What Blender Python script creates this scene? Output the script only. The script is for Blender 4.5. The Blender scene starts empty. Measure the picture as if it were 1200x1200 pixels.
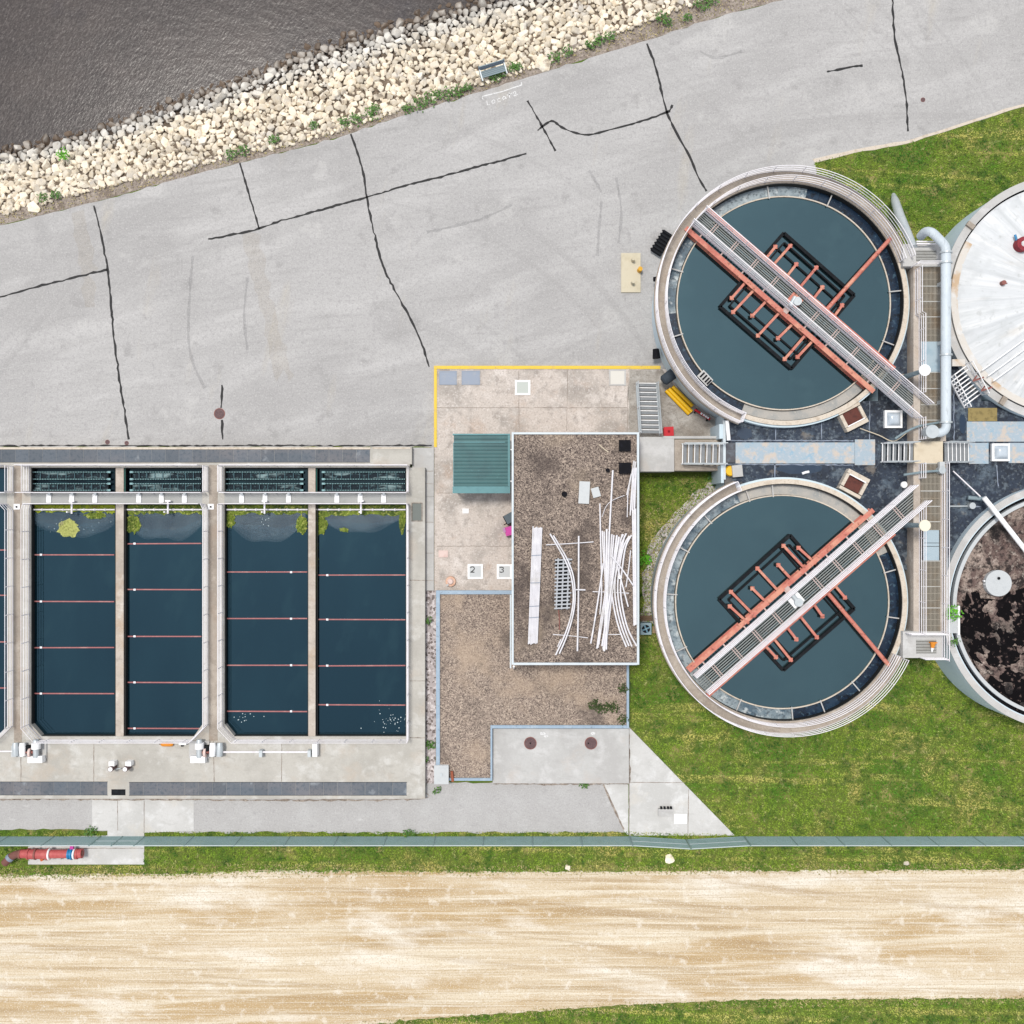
import bpy, bmesh, math, random
import numpy as np
from mathutils import Vector, Matrix
R = math.radians
rnd = random.Random(7)
C = bpy.context.scene.collection
scene = bpy.context.scene

# ------------------------------------------------------------------ camera, sky, sun, exposure
CAM_H = 65.0           # drone height above the yard
S = 0.055              # metres per photo pixel on the ground
cd = bpy.data.cameras.new('camera'); cam = bpy.data.objects.new('camera', cd); C.objects.link(cam)
cam.location = (0, 0, CAM_H); cam.rotation_euler = (0, 0, 0)
cd.sensor_width = 36; cd.sensor_height = 36; cd.lens = 36 * CAM_H / (1200 * S)
cd.clip_start = 0.5; cd.clip_end = 3000
scene.camera = cam
w = bpy.data.worlds.new('World'); scene.world = w; w.use_nodes = True
nt = w.node_tree; bg = nt.nodes['Background']
SUN_EL, SUN_ROT = R(74), R(-40)
sky = nt.nodes.new('ShaderNodeTexSky'); sky.sky_type = 'NISHITA'; sky.sun_disc = False
sky.sun_elevation = SUN_EL; sky.sun_rotation = SUN_ROT; sky.air_density = 1.0; sky.dust_density = 0.6
hs = nt.nodes.new('ShaderNodeHueSaturation'); hs.inputs['Saturation'].default_value = 0.22
nt.links.new(sky.outputs[0], hs.inputs['Color']); nt.links.new(hs.outputs[0], bg.inputs[0])
bg.inputs[1].default_value = 0.15
sl = bpy.data.lights.new('sun', 'SUN'); so = bpy.data.objects.new('sun', sl); C.objects.link(so)
sl.energy = 2.1; sl.angle = R(11); sl.color = (1.0, 0.955, 0.88)
d = Vector((math.sin(SUN_ROT) * math.cos(SUN_EL), math.cos(SUN_ROT) * math.cos(SUN_EL), math.sin(SUN_EL)))
so.rotation_euler = d.to_track_quat('Z', 'Y').to_euler(); so.location = (0, 0, 40)
vs = scene.view_settings; vs.view_transform = 'Standard'; vs.look = 'None'; vs.gamma = 1; vs.use_curve_mapping = False
vs.exposure = 0.52
scene.render.resolution_x = scene.render.resolution_y = 1024

# ------------------------------------------------------------------ helpers
def W(px, py, z=0.0):
    """surveyed point: where the photo's pixel meets height z"""
    f = S * (CAM_H - z) / CAM_H
    return Vector(((px - 600) * f, (600 - py) * f, z))
ORG = {}
def tag(o, label=None, cat=None, group=None, kind=None):
    if label: o['label'] = label
    if cat: o['category'] = cat
    if group: o['group'] = group
    if kind: o['kind'] = kind
    return o
def thing(name, label, cat, loc, group=None, rz=0):
    o = bpy.data.objects.new(name, None); C.objects.link(o); o.empty_display_size = .3
    o.location = loc; o.rotation_euler = (0, 0, rz); ORG[o] = Vector(loc)
    return tag(o, label, cat, group)

class MB:
    def __init__(s): s.v = []; s.f = []; s.m = []
    def add(s, vs, fs):
        b = len(s.v); s.v += [tuple(v) for v in vs]; s.f += [tuple(b + i for i in f) for f in fs]; return s
    def prism(s, pts, z0, z1, top_only=False):
        n = len(pts)
        a = sum(pts[i][0] * pts[(i + 1) % n][1] - pts[(i + 1) % n][0] * pts[i][1] for i in range(n))
        if a < 0: pts = pts[::-1]
        if top_only: return s.add([(p[0], p[1], z1) for p in pts], [tuple(range(n))])
        vs = [(p[0], p[1], z0) for p in pts] + [(p[0], p[1], z1) for p in pts]
        fs = [tuple(range(n))[::-1], tuple(range(n, 2 * n))] + [(i, (i + 1) % n, n + (i + 1) % n, n + i) for i in range(n)]
        return s.add(vs, fs)
    def box(s, c, size, rz=0.0):
        """c = centre, size = full extents"""
        hx, hy, hz = size[0] / 2, size[1] / 2, size[2] / 2
        ca, sa = math.cos(rz), math.sin(rz)
        pts = [(c[0] + x * ca - y * sa, c[1] + x * sa + y * ca) for x, y in ((-hx, -hy), (hx, -hy), (hx, hy), (-hx, hy))]
        return s.prism(pts, c[2] - hz, c[2] + hz)
    def pbox(s, x0, y0, x1, y1, z0, z1):
        """photo-pixel rectangle read at its top height z1"""
        a, b = W(x0, y0, z1), W(x1, y1, z1)
        return s.prism([(a.x, b.y), (b.x, b.y), (b.x, a.y), (a.x, a.y)], z0, z1)
    def bar(s, p, q, wd, h):
        """rectangular bar between two points, wd across, h high, centred"""
        p, q = Vector(p), Vector(q); d = (q - p).normalized()
        up = Vector((0, 0, 1)) if abs(d.z) < .95 else Vector((1, 0, 0))
        r = d.cross(up).normalized(); u = r.cross(d).normalized()
        r = r * wd / 2; u = u * h / 2
        vs = [p - r - u, p + r - u, p + r + u, p - r + u, q - r - u, q + r - u, q + r + u, q - r + u]
        return s.add(vs, [(0, 1, 2, 3), (7, 6, 5, 4), (0, 4, 5, 1), (1, 5, 6, 2), (2, 6, 7, 3), (3, 7, 4, 0)])
    def tube(s, pts, r, n=8, cap=True):
        pts = [Vector(p) for p in pts]; rs = r if isinstance(r, (list, tuple)) else [r] * len(pts)
        rings = []; prev = None
        for i, p in enumerate(pts):
            a = pts[max(i - 1, 0)]; b = pts[min(i + 1, len(pts) - 1)]; d = (b - a).normalized()
            if prev is None:
                up = Vector((0, 0, 1)) if abs(d.z) < .9 else Vector((1, 0, 0)); u = d.cross(up).normalized()
            else:
                u = (prev - d * prev.dot(d)).normalized()
            prev = u; v = d.cross(u)
            rings.append([p + (u * math.cos(2 * math.pi * k / n) + v * math.sin(2 * math.pi * k / n)) * rs[i] for k in range(n)])
        vs = [x for rg in rings for x in rg]; fs = []
        for i in range(len(pts) - 1):
            for k in range(n):
                fs.append((i * n + k, i * n + (k + 1) % n, (i + 1) * n + (k + 1) % n, (i + 1) * n + k))
        if cap: fs += [tuple(range(n))[::-1], tuple(range((len(pts) - 1) * n, len(pts) * n))]
        return s.add(vs, fs)
    def cyl(s, c, r, z0, z1, n=24, r1=None):
        r1 = r if r1 is None else r1
        vs = [(c[0] + r * math.cos(2 * math.pi * k / n), c[1] + r * math.sin(2 * math.pi * k / n), z0) for k in range(n)]
        vs += [(c[0] + r1 * math.cos(2 * math.pi * k / n), c[1] + r1 * math.sin(2 * math.pi * k / n), z1) for k in range(n)]
        return s.add(vs, [tuple(range(n))[::-1], tuple(range(n, 2 * n))] + [(k, (k + 1) % n, n + (k + 1) % n, n + k) for k in range(n)])
    def ring(s, c, r0, r1, z0, z1, a0=0, a1=360, n=120):
        full = abs(a1 - a0) >= 359.9; m = n if full else n + 1
        vs = []
        for i in range(m):
            a = R(a0 + (a1 - a0) * i / n); ca, sa = math.cos(a), math.sin(a)
            vs += [(c[0] + r0 * ca, c[1] + r0 * sa, z0), (c[0] + r1 * ca, c[1] + r1 * sa, z0), (c[0] + r1 * ca, c[1] + r1 * sa, z1), (c[0] + r0 * ca, c[1] + r0 * sa, z1)]
        fs = []
        for i in range(n):
            b, e = i * 4, ((i + 1) % m) * 4
            fs += [(b + 2, b + 3, e + 3, e + 2), (b, b + 1, e + 1, e), (b + 1, b + 2, e + 2, e + 1), (b + 3, b, e, e + 3)]
        if not full: fs += [(0, 1, 2, 3), (n * 4 + 3, n * 4 + 2, n * 4 + 1, n * 4)]
        return s.add(vs, fs)
    def ribbon(s, pts, wd, z, th=0.004, jit=0.0):
        """flat strip on the ground along a line"""
        P = [Vector((p[0], p[1])) for p in pts]; L = []; Rr = []
        for i, p in enumerate(P):
            a = P[max(i - 1, 0)]; b = P[min(i + 1, len(P) - 1)]; d = (b - a).normalized(); n = Vector((-d.y, d.x))
            h = wd / 2 * (1 + jit * (rnd.random() * 2 - 1)); L.append(p + n * h); Rr.append(p - n * h)
        for i in range(len(P) - 1):
            s.add([(Rr[i].x, Rr[i].y, z), (Rr[i + 1].x, Rr[i + 1].y, z), (L[i + 1].x, L[i + 1].y, z), (L[i].x, L[i].y, z)], [(0, 1, 2, 3)])
        return s
    def build(s, name, mat, parent=None, smooth=False, fix=True):
        v = np.array(s.v, float)
        if parent is not None: o0 = ORG[parent]
        else:
            lo, hi = v.min(0), v.max(0); o0 = Vector(((lo[0] + hi[0]) / 2, (lo[1] + hi[1]) / 2, lo[2]))
        me = bpy.data.meshes.new(name); me.from_pydata((v - np.array(o0)).tolist(), [], s.f)
        me.materials.append(mat)
        if fix:
            bm = bmesh.new(); bm.from_mesh(me); bmesh.ops.recalc_face_normals(bm, faces=bm.faces); bm.to_mesh(me); bm.free()
        if smooth:
            me.polygons.foreach_set('use_smooth', [True] * len(me.polygons))
            try: me.set_sharp_from_angle(angle=R(40))
            except Exception: pass
        o = bpy.data.objects.new(name, me); C.objects.link(o)
        if parent is not None: o.parent = parent
        else: o.location = o0
        ORG[o] = Vector(o0)
        return o

def copy_tree(o, parent=None):
    c = o.copy(); C.objects.link(c)
    if parent is not None: c.parent = parent
    for ch in list(o.children): copy_tree(ch, c)
    return c
def rough(pts, amp, step, seed, closed=True):
    """subdivide an outline and give it a ragged edge"""
    q = random.Random(seed); out = []; n = len(pts)
    for i in range(n if closed else n - 1):
        a = Vector(pts[i][:2]); b = Vector(pts[(i + 1) % n][:2]); L = (b - a).length; k = max(1, int(L / step))
        nn = Vector((-(b - a).y, (b - a).x)).normalized()
        for j in range(k):
            p = a.lerp(b, j / k)
            if j: p = p + nn * q.gauss(0, amp)
            out.append((p.x, p.y))
    if not closed: out.append(tuple(pts[-1][:2]))
    return out
def smooth_line(pts, k=6):
    """Catmull-Rom through the points"""
    P = [Vector(p) for p in pts]; out = []
    for i in range(len(P) - 1):
        p0 = P[max(i - 1, 0)]; p1 = P[i]; p2 = P[i + 1]; p3 = P[min(i + 2, len(P) - 1)]
        for j in range(k):
            t = j / k
            out.append(.5 * ((2 * p1) + (p2 - p0) * t + (2 * p0 - 5 * p1 + 4 * p2 - p3) * t * t + (3 * p1 - p0 - 3 * p2 + p3) * t ** 3))
    out.append(P[-1]); return out
def xy(pts, z=0.0): return [W(p[0], p[1], z) for p in pts]

# ------------------------------------------------------------------ materials
def lin(r, g, b):
    f = lambda c: (c / 255 / 12.92) if c / 255 <= .04045 else ((c / 255 + .055) / 1.055) ** 2.4
    return (f(r), f(g), f(b))
MATS = {}
def mat(name, base, layers=(), rough=.85, bump=(), metal=0, ior=1.45, tint=None, coords='pos', vary=0.0, isl=0.0, alpha=1.0):
    """layers: (kind, scale, (sx,sy,rot), lo, hi, colour, strength)"""
    m = bpy.data.materials.new(name); m.use_nodes = True; t = m.node_tree; N = t.nodes; Lk = t.links
    b = N['Principled BSDF']; b.inputs['Roughness'].default_value = rough; b.inputs['Metallic'].default_value = metal; b.inputs['IOR'].default_value = ior
    if tint: b.inputs['Specular Tint'].default_value = (*tint, 1)
    if coords == 'pos': src = N.new('ShaderNodeNewGeometry').outputs['Position']
    else: src = N.new('ShaderNodeTexCoord').outputs['Object']
    def tex(kind, scale, st):
        mp = N.new('ShaderNodeMapping'); Lk.new(src, mp.inputs['Vector'])
        if st and len(st) == 4:      # (centre x, centre y, streaks round the circle, streaks along the radius)
            mp.inputs['Location'].default_value = (-st[0], -st[1], 0); sx = N.new('ShaderNodeSeparateXYZ'); Lk.new(mp.outputs[0], sx.inputs[0])
            at = N.new('ShaderNodeMath'); at.operation = 'ARCTAN2'; Lk.new(sx.outputs[1], at.inputs[0]); Lk.new(sx.outputs[0], at.inputs[1])
            m1 = N.new('ShaderNodeMath'); m1.operation = 'MULTIPLY'; Lk.new(at.outputs[0], m1.inputs[0]); m1.inputs[1].default_value = st[2]
            ln = N.new('ShaderNodeVectorMath'); ln.operation = 'LENGTH'; Lk.new(mp.outputs[0], ln.inputs[0])
            m2 = N.new('ShaderNodeMath'); m2.operation = 'MULTIPLY'; Lk.new(ln.outputs['Value'], m2.inputs[0]); m2.inputs[1].default_value = st[3]
            cb_ = N.new('ShaderNodeCombineXYZ'); Lk.new(m1.outputs[0], cb_.inputs[0]); Lk.new(m2.outputs[0], cb_.inputs[1]); o = cb_.outputs[0]
        elif st:
            # rotate first, then stretch
            mp.inputs['Rotation'].default_value = (0, 0, R(st[2]))
            mp2 = N.new('ShaderNodeMapping'); Lk.new(mp.outputs[0], mp2.inputs['Vector']); mp2.inputs['Scale'].default_value = (st[0], st[1], 1); o = mp2.outputs[0]
        else: o = mp.outputs[0]
        if kind == 'noise':
            n = N.new('ShaderNodeTexNoise'); n.inputs['Scale'].default_value = scale; n.inputs['Detail'].default_value = 4; n.inputs['Roughness'].default_value = .6; Lk.new(o, n.inputs['Vector']); return n.outputs['Fac']
        if kind == 'vor':
            n = N.new('ShaderNodeTexVoronoi'); n.inputs['Scale'].default_value = scale; Lk.new(o, n.inputs['Vector'])
            s = N.new('ShaderNodeSeparateColor'); Lk.new(n.outputs['Color'], s.inputs[0]); return s.outputs[0]
        if kind == 'vdist':
            n = N.new('ShaderNodeTexVoronoi'); n.inputs['Scale'].default_value = scale; Lk.new(o, n.inputs['Vector']); return n.outputs['Distance']
        if kind == 'wave':
            n = N.new('ShaderNodeTexWave'); n.inputs['Scale'].default_value = scale; n.inputs['Distortion'].default_value = 0; Lk.new(o, n.inputs['Vector']); return n.outputs['Fac']
        if kind == 'z':
            s = N.new('ShaderNodeSeparateXYZ'); Lk.new(src, s.inputs[0]); return s.outputs[2]
    rgb = N.new('ShaderNodeRGB'); rgb.outputs[0].default_value = (*base, 1); col = rgb.outputs[0]
    for kind, scale, st, lo, hi, c, k in layers:
        f = tex(kind, scale, st); mr = N.new('ShaderNodeMapRange'); mr.inputs['From Min'].default_value = lo; mr.inputs['From Max'].default_value = hi; mr.inputs['To Max'].default_value = k
        Lk.new(f, mr.inputs['Value']); mx = N.new('ShaderNodeMix'); mx.data_type = 'RGBA'
        Lk.new(mr.outputs[0], mx.inputs['Factor']); Lk.new(col, mx.inputs[6]); mx.inputs[7].default_value = (*c, 1); col = mx.outputs[2]
    if vary or isl:
        h = N.new('ShaderNodeHueSaturation'); Lk.new(col, h.inputs['Color']); mr = N.new('ShaderNodeMapRange')
        if isl: g = N.new('ShaderNodeNewGeometry'); Lk.new(g.outputs['Random Per Island'], mr.inputs['Value'])
        else: g = N.new('ShaderNodeObjectInfo'); Lk.new(g.outputs['Random'], mr.inputs['Value'])
        k = vary or isl; mr.inputs['To Min'].default_value = 1 - k; mr.inputs['To Max'].default_value = 1 + k
        Lk.new(mr.outputs[0], h.inputs['Value']); col = h.outputs[0]
    Lk.new(col, b.inputs['Base Color'])
    b.inputs['Alpha'].default_value = alpha
    prev = None
    for kind, scale, stt, strength, dist in bump:
        f = tex(kind, scale, stt); bn = N.new('ShaderNodeBump'); bn.inputs['Strength'].default_value = strength; bn.inputs['Distance'].default_value = dist
        Lk.new(f, bn.inputs['Height'])
        if prev: Lk.new(prev, bn.inputs['Normal'])
        prev = bn.outputs[0]
    if prev: Lk.new(prev, b.inputs['Normal'])
    MATS[name] = m; return m

K = 1 / 1.45           # photo tones -> surface albedo
def ph(r, g, b): return tuple(min(.82, c * K) for c in lin(r, g, b))
asphalt = mat('asphalt', ph(192, 190, 189), [
    ('noise', .10, None, .42, .62, ph(178, 176, 175), .9), ('noise', .45, (.25, 1.3, -17), .48, .68, ph(206, 204, 203), .75),
    ('noise', 1.4, (.15, 1.6, -5), .55, .72, ph(172, 170, 169), .6), ('noise', .3, (1.2, .2, 12), .60, .74, ph(196, 187, 170), .6),
    ('noise', .25, (26.0, -34.0, 2.5, 2.2), .56, .66, ph(170, 168, 167), .5), ('noise', .3, (-12.0, -2.0, 2.0, 3.0), .57, .66, ph(172, 170, 169), .45),
    ('noise', 2.4, None, .55, .74, ph(172, 170, 170), .6), ('noise', .7, None, .60, .70, ph(160, 158, 157), .6), ('noise', .28, (1, 1, 50), .60, .66, ph(208, 206, 204), .5), ('noise', .2, (1, 1, 20), .60, .68, ph(168, 166, 165), .5),
    ('noise', 5, None, .5, .68, ph(164, 162, 162), .5), ('noise', 12, None, .5, .68, ph(154, 152, 152), .55), ('noise', 9, None, .54, .72, ph(224, 222, 221), .5)], rough=.9, bump=[('noise', 30, None, .3, .01)])
asphalt2 = mat('old_asphalt', ph(190, 188, 187), [('noise', .5, None, .45, .65, ph(202, 201, 200), .7), ('noise', 1.5, (.5, 1.4, 0), .64, .74, ph(222, 221, 220), .55),
    ('noise', 12, None, .5, .68, ph(156, 155, 154), .55), ('noise', 9, None, .54, .7, ph(222, 221, 220), .5), ('noise', 2.2, None, .58, .74, ph(168, 166, 166), .6)], rough=.9)
def concrete(name, c, dark, light, tintc, sp=.5):
    return mat(name, c, [('noise', .35, None, .45, .61, dark, .7), ('noise', .9, None, .53, .66, light, .75), ('noise', .55, (1, 1, 30), .55, .69, tintc, .7), ('noise', 1.8, (.5, 1.4, 10), .57, .68, dark, .6),
        ('noise', 3.2, None, .55, .75, dark, .6), ('noise', 13, None, .5, .75, dark, sp), ('noise', 10, None, .55, .78, light, sp)], rough=.9, bump=[('noise', 20, None, .2, .01)])
pad_c = mat('pad_concrete', ph(216, 205, 196), [('noise', .30, None, .47, .58, ph(172, 165, 158), .75), ('noise', .75, None, .53, .66, ph(236, 227, 220), .75), ('noise', .5, (1, 1, 30), .55, .68, ph(202, 178, 160), .65),
    ('noise', 1.6, None, .55, .68, ph(150, 142, 136), .55), ('noise', 3.2, None, .55, .75, ph(178, 168, 160), .6), ('noise', 10, None, .5, .68, ph(168, 156, 148), .7), ('noise', 8, None, .54, .7, ph(240, 232, 226), .7)], rough=.9, bump=[('noise', 20, None, .2, .01)])
stain_c = concrete('stained_concrete', ph(182, 176, 168), ph(128, 120, 112), ph(206, 202, 196), ph(152, 140, 128), .7)
deck_c = concrete('deck_concrete', ph(202, 198, 190), ph(180, 176, 168), ph(220, 218, 213), ph(198, 186, 172))
walk_c = concrete('walkway_concrete', ph(182, 170, 157), ph(150, 139, 128), ph(202, 191, 178), ph(172, 154, 138), .8)
wall_c = concrete('wall_concrete', ph(204, 192, 180), ph(172, 160, 148), ph(226, 217, 207), ph(190, 166, 142))
slab_c = concrete('slab_concrete', ph(204, 203, 201), ph(188, 186, 184), ph(219, 218, 217), ph(203, 194, 186))
pale_c = concrete('pale_concrete', ph(220, 219, 217), ph(200, 199, 196), ph(238, 238, 238), ph(220, 214, 204))
edge_c = mat('edge_concrete', ph(224, 212, 196), [('noise', 2.5, None, .5, .7, ph(190, 172, 152), .7), ('noise', 9, None, .55, .7, ph(150, 132, 112), .5)])
beige_c = mat('landing_beige', ph(228, 214, 190), [('noise', 2, None, .5, .7, ph(210, 194, 168), .6)])
gravel = mat('roof_gravel', ph(142, 127, 117), [('vor', 15, None, .5, .9, ph(198, 180, 164), .9), ('vor', 18, (1, 1, 20), .58, .8, ph(78, 68, 64), .9),
    ('noise', .42, None, .49, .62, ph(82, 72, 68), .68), ('noise', .3, (1, 1, 40), .55, .68, ph(180, 162, 142), .5), ('noise', 1.6, None, .56, .7, ph(88, 78, 72), .5)], rough=.95, bump=[('vdist', 15, None, .8, .03)])
gravel2 = mat('low_roof_gravel', ph(162, 145, 133), [('vor', 15, None, .5, .9, ph(210, 192, 174), .85), ('vor', 18, (1, 1, 20), .62, .82, ph(100, 88, 82), .85),
    ('noise', .42, None, .53, .66, ph(96, 86, 80), .65), ('noise', .3, (1, 1, 40), .52, .66, ph(196, 174, 152), .55), ('noise', 1.6, None, .58, .72, ph(104, 94, 86), .5)], rough=.95, bump=[('vdist', 15, None, .7, .03)])
peb = mat('pebbles', ph(196, 186, 186), [('vor', 6, None, .5, .9, ph(238, 230, 230), .9), ('vor', 8, (1, 1, 20), .66, .85, ph(120, 108, 104), .9)], rough=.9, bump=[('vdist', 6, None, .8, .06)])
tan = mat('tan_gravel', ph(223, 205, 176), [('noise', .20, (.3, 1.3, 0), .46, .58, ph(196, 166, 120), .9), ('noise', 1.0, (.05, 1.4, -3), .50, .62, ph(240, 229, 207), .7),
    ('noise', 1.6, (.03, 1.6, 1), .53, .64, ph(178, 150, 110), .65), ('noise', .26, (.4, 1.5, 6), .53, .66, ph(250, 244, 232), .8), ('noise', 3.2, (.025, 2.0, 0), .53, .64, ph(246, 238, 220), .65),
    ('noise', .6, (.06, 1.3, 6), .57, .67, ph(168, 138, 98), .55), ('noise', 5.5, (.02, 1.8, -1), .54, .66, ph(182, 156, 118), .55), ('noise', 1.3, None, .57, .68, ph(250, 244, 232), .5), ('noise', 3, None, .55, .70, ph(204, 182, 146), .5),
    ('noise', 10, None, .52, .66, ph(180, 154, 118), .6), ('noise', 12, None, .54, .68, ph(255, 251, 242), .6)], rough=.95, bump=[('noise', 3, (.06, 2.2, 0), .4, .05), ('noise', 9, None, .35, .04)])
slope_m = mat('bank_rubble', ph(128, 112, 96), [('noise', 3, None, .45, .65, ph(84, 72, 62), .8), ('noise', 7, None, .52, .68, ph(196, 180, 158), .7), ('z', 1, None, -1.5, -2.1, ph(58, 46, 38), .9)], rough=.95, bump=[('noise', 6, None, .9, .1)])
dirt = mat('bank_dirt', ph(172, 160, 150), [('noise', 1.2, None, .45, .62, ph(132, 118, 106), .8), ('noise', 8, None, .48, .66, ph(100, 88, 78), .7), ('noise', 5, (1, 1, 30), .56, .72, ph(220, 206, 190), .8)], rough=.95, bump=[('noise', 8, None, .8, .08)])
soil = mat('ground_soil', ph(108, 122, 48), [('noise', .5, None, .45, .65, ph(84, 116, 30), .9), ('noise', .8, None, .56, .68, ph(176, 160, 104), .75), ('noise', 9, None, .5, .7, ph(82, 84, 36), .6)], rough=.95, bump=[('noise', 8, None, .6, .06)])
grass = mat('grass_blades', ph(136, 164, 46), [('noise', .22, None, .47, .60, ph(86, 138, 20), .95), ('noise', .30, (1, 1, 40), .55, .66, ph(210, 192, 112), .8),
    ('noise', .55, (.12, 1.9, 2), .53, .63, ph(212, 204, 110), .85), ('noise', .9, None, .53, .62, ph(54, 104, 10), .9), ('noise', 2.5, None, .56, .68, ph(222, 208, 148), .55), ('noise', 3.0, (1, 1, 25), .53, .66, ph(32, 60, 12), .75)], rough=.7, isl=.38)
dry = mat('dry_grass', ph(196, 180, 128), [('noise', .8, None, .45, .62, ph(140, 142, 66), .7)], rough=.8, isl=.3)
weed = mat('weed_leaves', ph(84, 130, 46), [('noise', 4, None, .45, .65, ph(52, 92, 26), .8)], rough=.6, isl=.3)
rock_layers = [('noise', 2.5, None, .45, .65, ph(240, 222, 192), .8), ('noise', .8, None, .56, .68, ph(216, 212, 208), .7), ('noise', 7, None, .58, .75, ph(204, 180, 148), .5),
    ('z', 1, None, -1.25, -1.75, ph(222, 222, 220), .7), ('noise', 1.1, None, .60, .68, ph(150, 134, 116), .7), ('z', 1, None, -1.72, -2.1, ph(96, 76, 58), .95)]
rock = mat('limestone', ph(250, 239, 220), rock_layers, rough=.85, bump=[('noise', 6, None, .5, .06)], vary=.22)
rock_i = mat('limestone_mass', ph(246, 234, 214), rock_layers, rough=.85, bump=[('noise', 6, None, .5, .06)], isl=.24)
river = mat('river_surface', ph(72, 66, 65), [('noise', .22, None, .45, .65, ph(86, 78, 75), .7), ('noise', 4, (2.0, .8, 35), .5, .66, ph(118, 110, 108), .5), ('noise', 5, (.8, 2, 20), .53, .68, ph(36, 33, 36), .6),
    ('noise', .12, (1, 1, 10), .58, .7, ph(56, 54, 64), .7)], rough=.22, ior=1.33, bump=[('noise', 3.6, (1.8, .8, 30), .22, .05), ('noise', 1.0, (1, 1.6, 20), .2, .08)])
wtint = (.55, .85, 1.0)
basin_w = mat('basin_water', (.0015, .006, .010), [('noise', .12, (1, .4, 0), .42, .62, (.004, .013, .018), .9), ('noise', .5, (1, .5, 15), .55, .68, (.006, .016, .020), .8), ('noise', 12, None, .5, .7, (.004, .012, .018), .5)], rough=.05, ior=1.85, tint=(.30, .60, .80), bump=[('noise', 3, None, .012, .02)])
clar_w = mat('clarifier_water', (.003, .008, .010), [('noise', .15, None, .42, .62, (.008, .018, .021), .9), ('noise', .5, (1, 1, 30), .55, .68, (.010, .020, .022), .8), ('noise', 14, None, .5, .7, (.006, .015, .018), .5)], rough=.07, ior=2.45, tint=(.50, .82, .92), bump=[('noise', 3, None, .012, .02)])
chan_w = mat('channel_water', (.002, .006, .010), [('noise', 3, (.3, 2, 0), .56, .7, (.012, .04, .05), .7)], rough=.12, ior=1.33, tint=wtint)
film = mat('water_film', ph(96, 128, 148), [('noise', .8, None, .4, .62, ph(66, 100, 124), .9), ('noise', 2.5, (.5, 1.4, 0), .6, .72, ph(140, 160, 168), .5)], rough=.35, alpha=.13)
launder_w = mat('launder_foam', ph(84, 108, 124), [('noise', .4, None, .42, .56, ph(176, 190, 196), .85), ('noise', 2.4, None, .54, .66, ph(218, 226, 228), .75), ('noise', 5, None, .5, .66, ph(24, 38, 56), .7)], rough=.4)
launder_d = mat('launder_dark', ph(20, 40, 62), [('noise', .8, None, .5, .62, ph(40, 66, 90), .7), ('noise', 4, (1, 1, 10), .57, .66, ph(86, 116, 134), .6), ('noise', 2.5, None, .52, .64, ph(6, 12, 22), .8)], rough=.25)
launder_dry = mat('launder_concrete', ph(196, 192, 186), [('noise', 1.5, None, .45, .65, ph(160, 166, 168), .7), ('noise', 6, None, .55, .7, ph(226, 216, 204), .6)], rough=.8)
algae = mat('algae', ph(122, 142, 44), [('noise', 1.2, None, .42, .6, ph(68, 92, 26), .9), ('noise', 5, None, .52, .66, ph(204, 206, 110), .8), ('noise', 9, None, .55, .7, ph(40, 58, 20), .7)], rough=.8, bump=[('noise', 7, None, .8, .1)])
algae_y = mat('pale_algae', ph(198, 202, 118), [('noise', 2.5, None, .55, .68, ph(134, 150, 50), .9), ('noise', 5, None, .6, .72, ph(84, 94, 34), .7), ('noise', .9, None, .56, .64, ph(176, 166, 140), .8)], rough=.8, bump=[('noise', 7, None, .8, .1)])
white = mat('white_paint', (.78, .78, .79), [('noise', 1.2, None, .48, .66, (.64, .63, .62), .6), ('noise', 5, None, .58, .72, (.46, .44, .42), .5), ('noise', 3, (.3, 2, 0), .62, .72, (.5, .42, .36), .5)], rough=.55, bump=[('noise', 8, None, .15, .02)])
pvc = mat('pvc_white', (.60, .59, .62), [('noise', 2, None, .5, .66, (.70, .69, .71), .7), ('noise', 1.2, None, .55, .66, (.46, .44, .42), .5)], rough=.5)
rail_w = mat('rail_white', (.72, .70, .73), [('noise', 2, None, .52, .68, (.62, .56, .58), .7), ('noise', 6, None, .6, .7, (.45, .40, .40), .5)], rough=.5)
alu = mat('aluminium', ph(205, 212, 216), [('noise', 3, None, .5, .7, ph(180, 190, 196), .6)], rough=.45, metal=.25)
coral = mat('coral_paint', ph(210, 126, 110), [('noise', 1.2, None, .45, .62, ph(226, 162, 136), .8), ('noise', .8, None, .55, .66, ph(190, 106, 90), .7), ('noise', 4, None, .57, .68, ph(128, 66, 50), .75), ('noise', 7, None, .6, .72, ph(232, 196, 180), .6)], rough=.65)
coral_d = mat('red_pipe_paint', ph(196, 88, 88), [('noise', 2, None, .45, .65, ph(214, 112, 106), .8), ('noise', 7, None, .6, .75, ph(140, 60, 58), .7)], rough=.6)
rust = mat('rust_red', ph(150, 92, 84), [('noise', 6, None, .5, .7, ph(120, 68, 58), .7)], rough=.7)
scr = mat('scraper_red', ph(172, 104, 104), [('noise', 2, None, .5, .7, ph(196, 142, 136), .8)], rough=.6)
dark = mat('dark_steel', (.006, .007, .009), [('noise', 3, None, .5, .7, (.018, .021, .024), .6)], rough=.75, ior=1.25)
black = mat('black_rubber', (.004, .004, .006), [('noise', 4, None, .5, .7, (.010, .010, .016), .6)], rough=.8, ior=1.25)
wet = mat('dark_wall', (.006, .007, .007), [('noise', 2, None, .5, .7, (.014, .015, .012), .7)], rough=.7)  # near-black tone for the inner tank wall faces
tar = mat('crack_tar', (.008, .008, .009), [('noise', 6, None, .5, .7, (.022, .022, .022), .7)], rough=.7)
tar_old = mat('old_tyre_mark', ph(120, 120, 122), [('noise', 2, None, .4, .6, ph(160, 160, 162), .9)], rough=.8, alpha=.16)
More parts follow.
